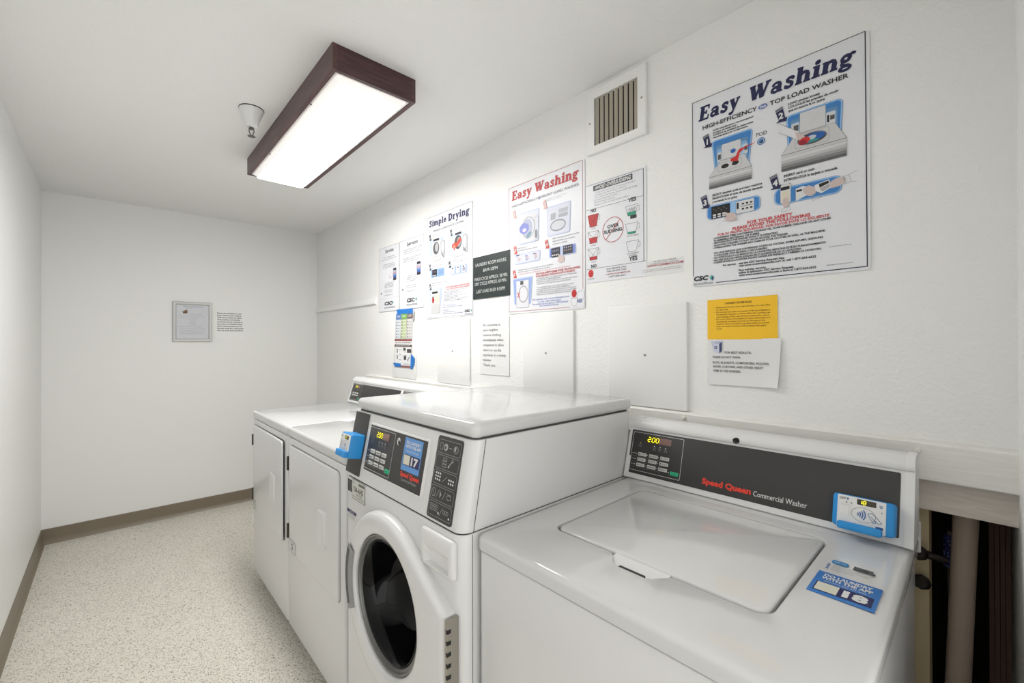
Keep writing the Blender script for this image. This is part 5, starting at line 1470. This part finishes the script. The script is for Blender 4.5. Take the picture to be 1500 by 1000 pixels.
for u, v, w_, h_ in ((14, 262, 12, 28), (14, 306, 12, 26), (104, 254, 32, 20), (154, 262, 54, 26), (110, 310, 34, 26)):
    pr.rect(u, v, u + w_, v + h_, ink(70, 66, 68), 2)
for k in range(3):
    pr.line((40, 268 + k * 34), (78, 268 + k * 34), 3, ink(150, 146, 146), 2); pr.line((112, 282 + k * 24), (146, 282 + k * 24), 3, ink(150, 146, 146), 2)
pr.poly([(152, 336), (186, 308), (190, 318), (160, 346)], ink(150, 160, 176), 2)
pr.text('www.cscserviceworks.com', 110, 366, 8, ink(110, 120, 160), 80); pr.poly([(-20, 374), (204, 374), (203, 389), (-21, 388)], ink(142, 92, 88), 1)
pr.out(root)
for q in ([(14, -8), (231, -5), (233, 14), (231, 29), (60, 24), (19, 20)], [(-41, 364), (-20, 358), (71, 362), (69, 384), (-8, 386)], [(206, 296), (226, 304), (256, 324), (250, 362), (218, 396), (199, 390)]):
    tp = Print((XW - 0.0138, 2.750, 1.600), (0, -1, 0), (0, 0, -1), 0.0)
    b = MB(); b.loft([[tp.P(u, v, 0.0008) for u, v in q], [tp.P(u, v, 0.0016) for u, v in q]], BLUETAPE, smooth=False); b.build('tape', root, 'strip of bright blue tape')

# -- framed notice on the back wall
t = thing('framed_notice', 'small silver framed notice hanging on the back wall', 'picture', (0.4845, YB, 1.394))
b = MB()
def fl_(d, y, r=0.002):
    return [(x, y, z) for x, z in rr2(0.354 + d, 1.394 + d, 0.615 - d, 1.716 - d, r, 2)]
b.loft([fl_(0, YB - 0.0005), fl_(0, YB - 0.014), fl_(0.004, YB - 0.018), fl_(0.018, YB - 0.017), fl_(0.024, YB - 0.010), fl_(0.024, YB - 0.004)], ALU, False, False, smooth=False)
b.build('frame', t)
b = MB(); b.box((0.374, YB - 0.006, 1.414), (0.595, YB - 0.001, 1.696), mat('framed_paper', rgb(214, 216, 222), 0.5)); b.build('paper', t)
pr = Print((0.378, YB - 0.0062, 1.692), (1, 0, 0), (0, 0, -1), 0.0004)
FT = ink(150, 150, 158)
pr.text('WELCOME TO YOUR LAUNDRY ROOM', 108, 17, 7, ink(120, 128, 160), 128, 'c', bold=0.01); pr.text('Please read', 80, 28, 5, FT, 40, 'c')
pr.poly([(36, 50), (46, 54), (56, 42), (66, 38), (74, 50), (70, 70), (44, 72)], ink(150, 116, 88), 2); pr.ell(58, 60, 14, 8, ink(96, 74, 62), 3)
for i, (u, w_) in enumerate(((84, 80), (16, 168), (16, 130), (84, 44), (84, 44), (84, 44), (84, 44), (16, 150), (18, 170), (18, 170), (28, 150), (18, 172))):
    pr.text(('The laundry room is for residents', 'Please remove clothes when the cycle is done', 'so others may use the machines too', 'Monday', 'Tuesday', 'Friday', 'Sunday', 'Report any problem to the manager', 'Clean the lint screen after every use and wipe', 'down the machines before you leave the room', 'Keep the door closed at all times', 'Thank you for keeping this room clean for all')[i], u, 78 + i * 14.5, 5.5, FT, w_)
pr.out(t)

# -- plain printed paper beside the frame
t = thing('printed_notice', 'white paper with nine lines of black type beside the silver frame', 'notice', (0.749, YB, 1.412))
b = MB(); b.box((0.642, YB - 0.0016, 1.412), (0.857, YB - 0.0004, 1.654), mat('bright_paper', rgb(243, 243, 241), 0.6)); b.build('sheet', t)
pr = Print((0.642, YB - 0.0018, 1.654), (1, 0, 0), (0, 0, -1), 0.0004)
for i, (s, w_) in enumerate((('Please use machines in one', 176), ('hour, remove your clothes.', 176), ('This room closes at 10pm.', 180), ('Those clothes in the machine', 166), ('overnight may be removed or', 187), ('the owner is contacted. Please', 184), ('don’t overload and do not use', 180), ('laundry soap for cold cycles', 192), ('that can stop these machines.', 192))):
    pr.text(s, 10, 24 + i * 18.2, 9.5, ink(40, 40, 44), w_, bold=0.03)
pr.out(t)
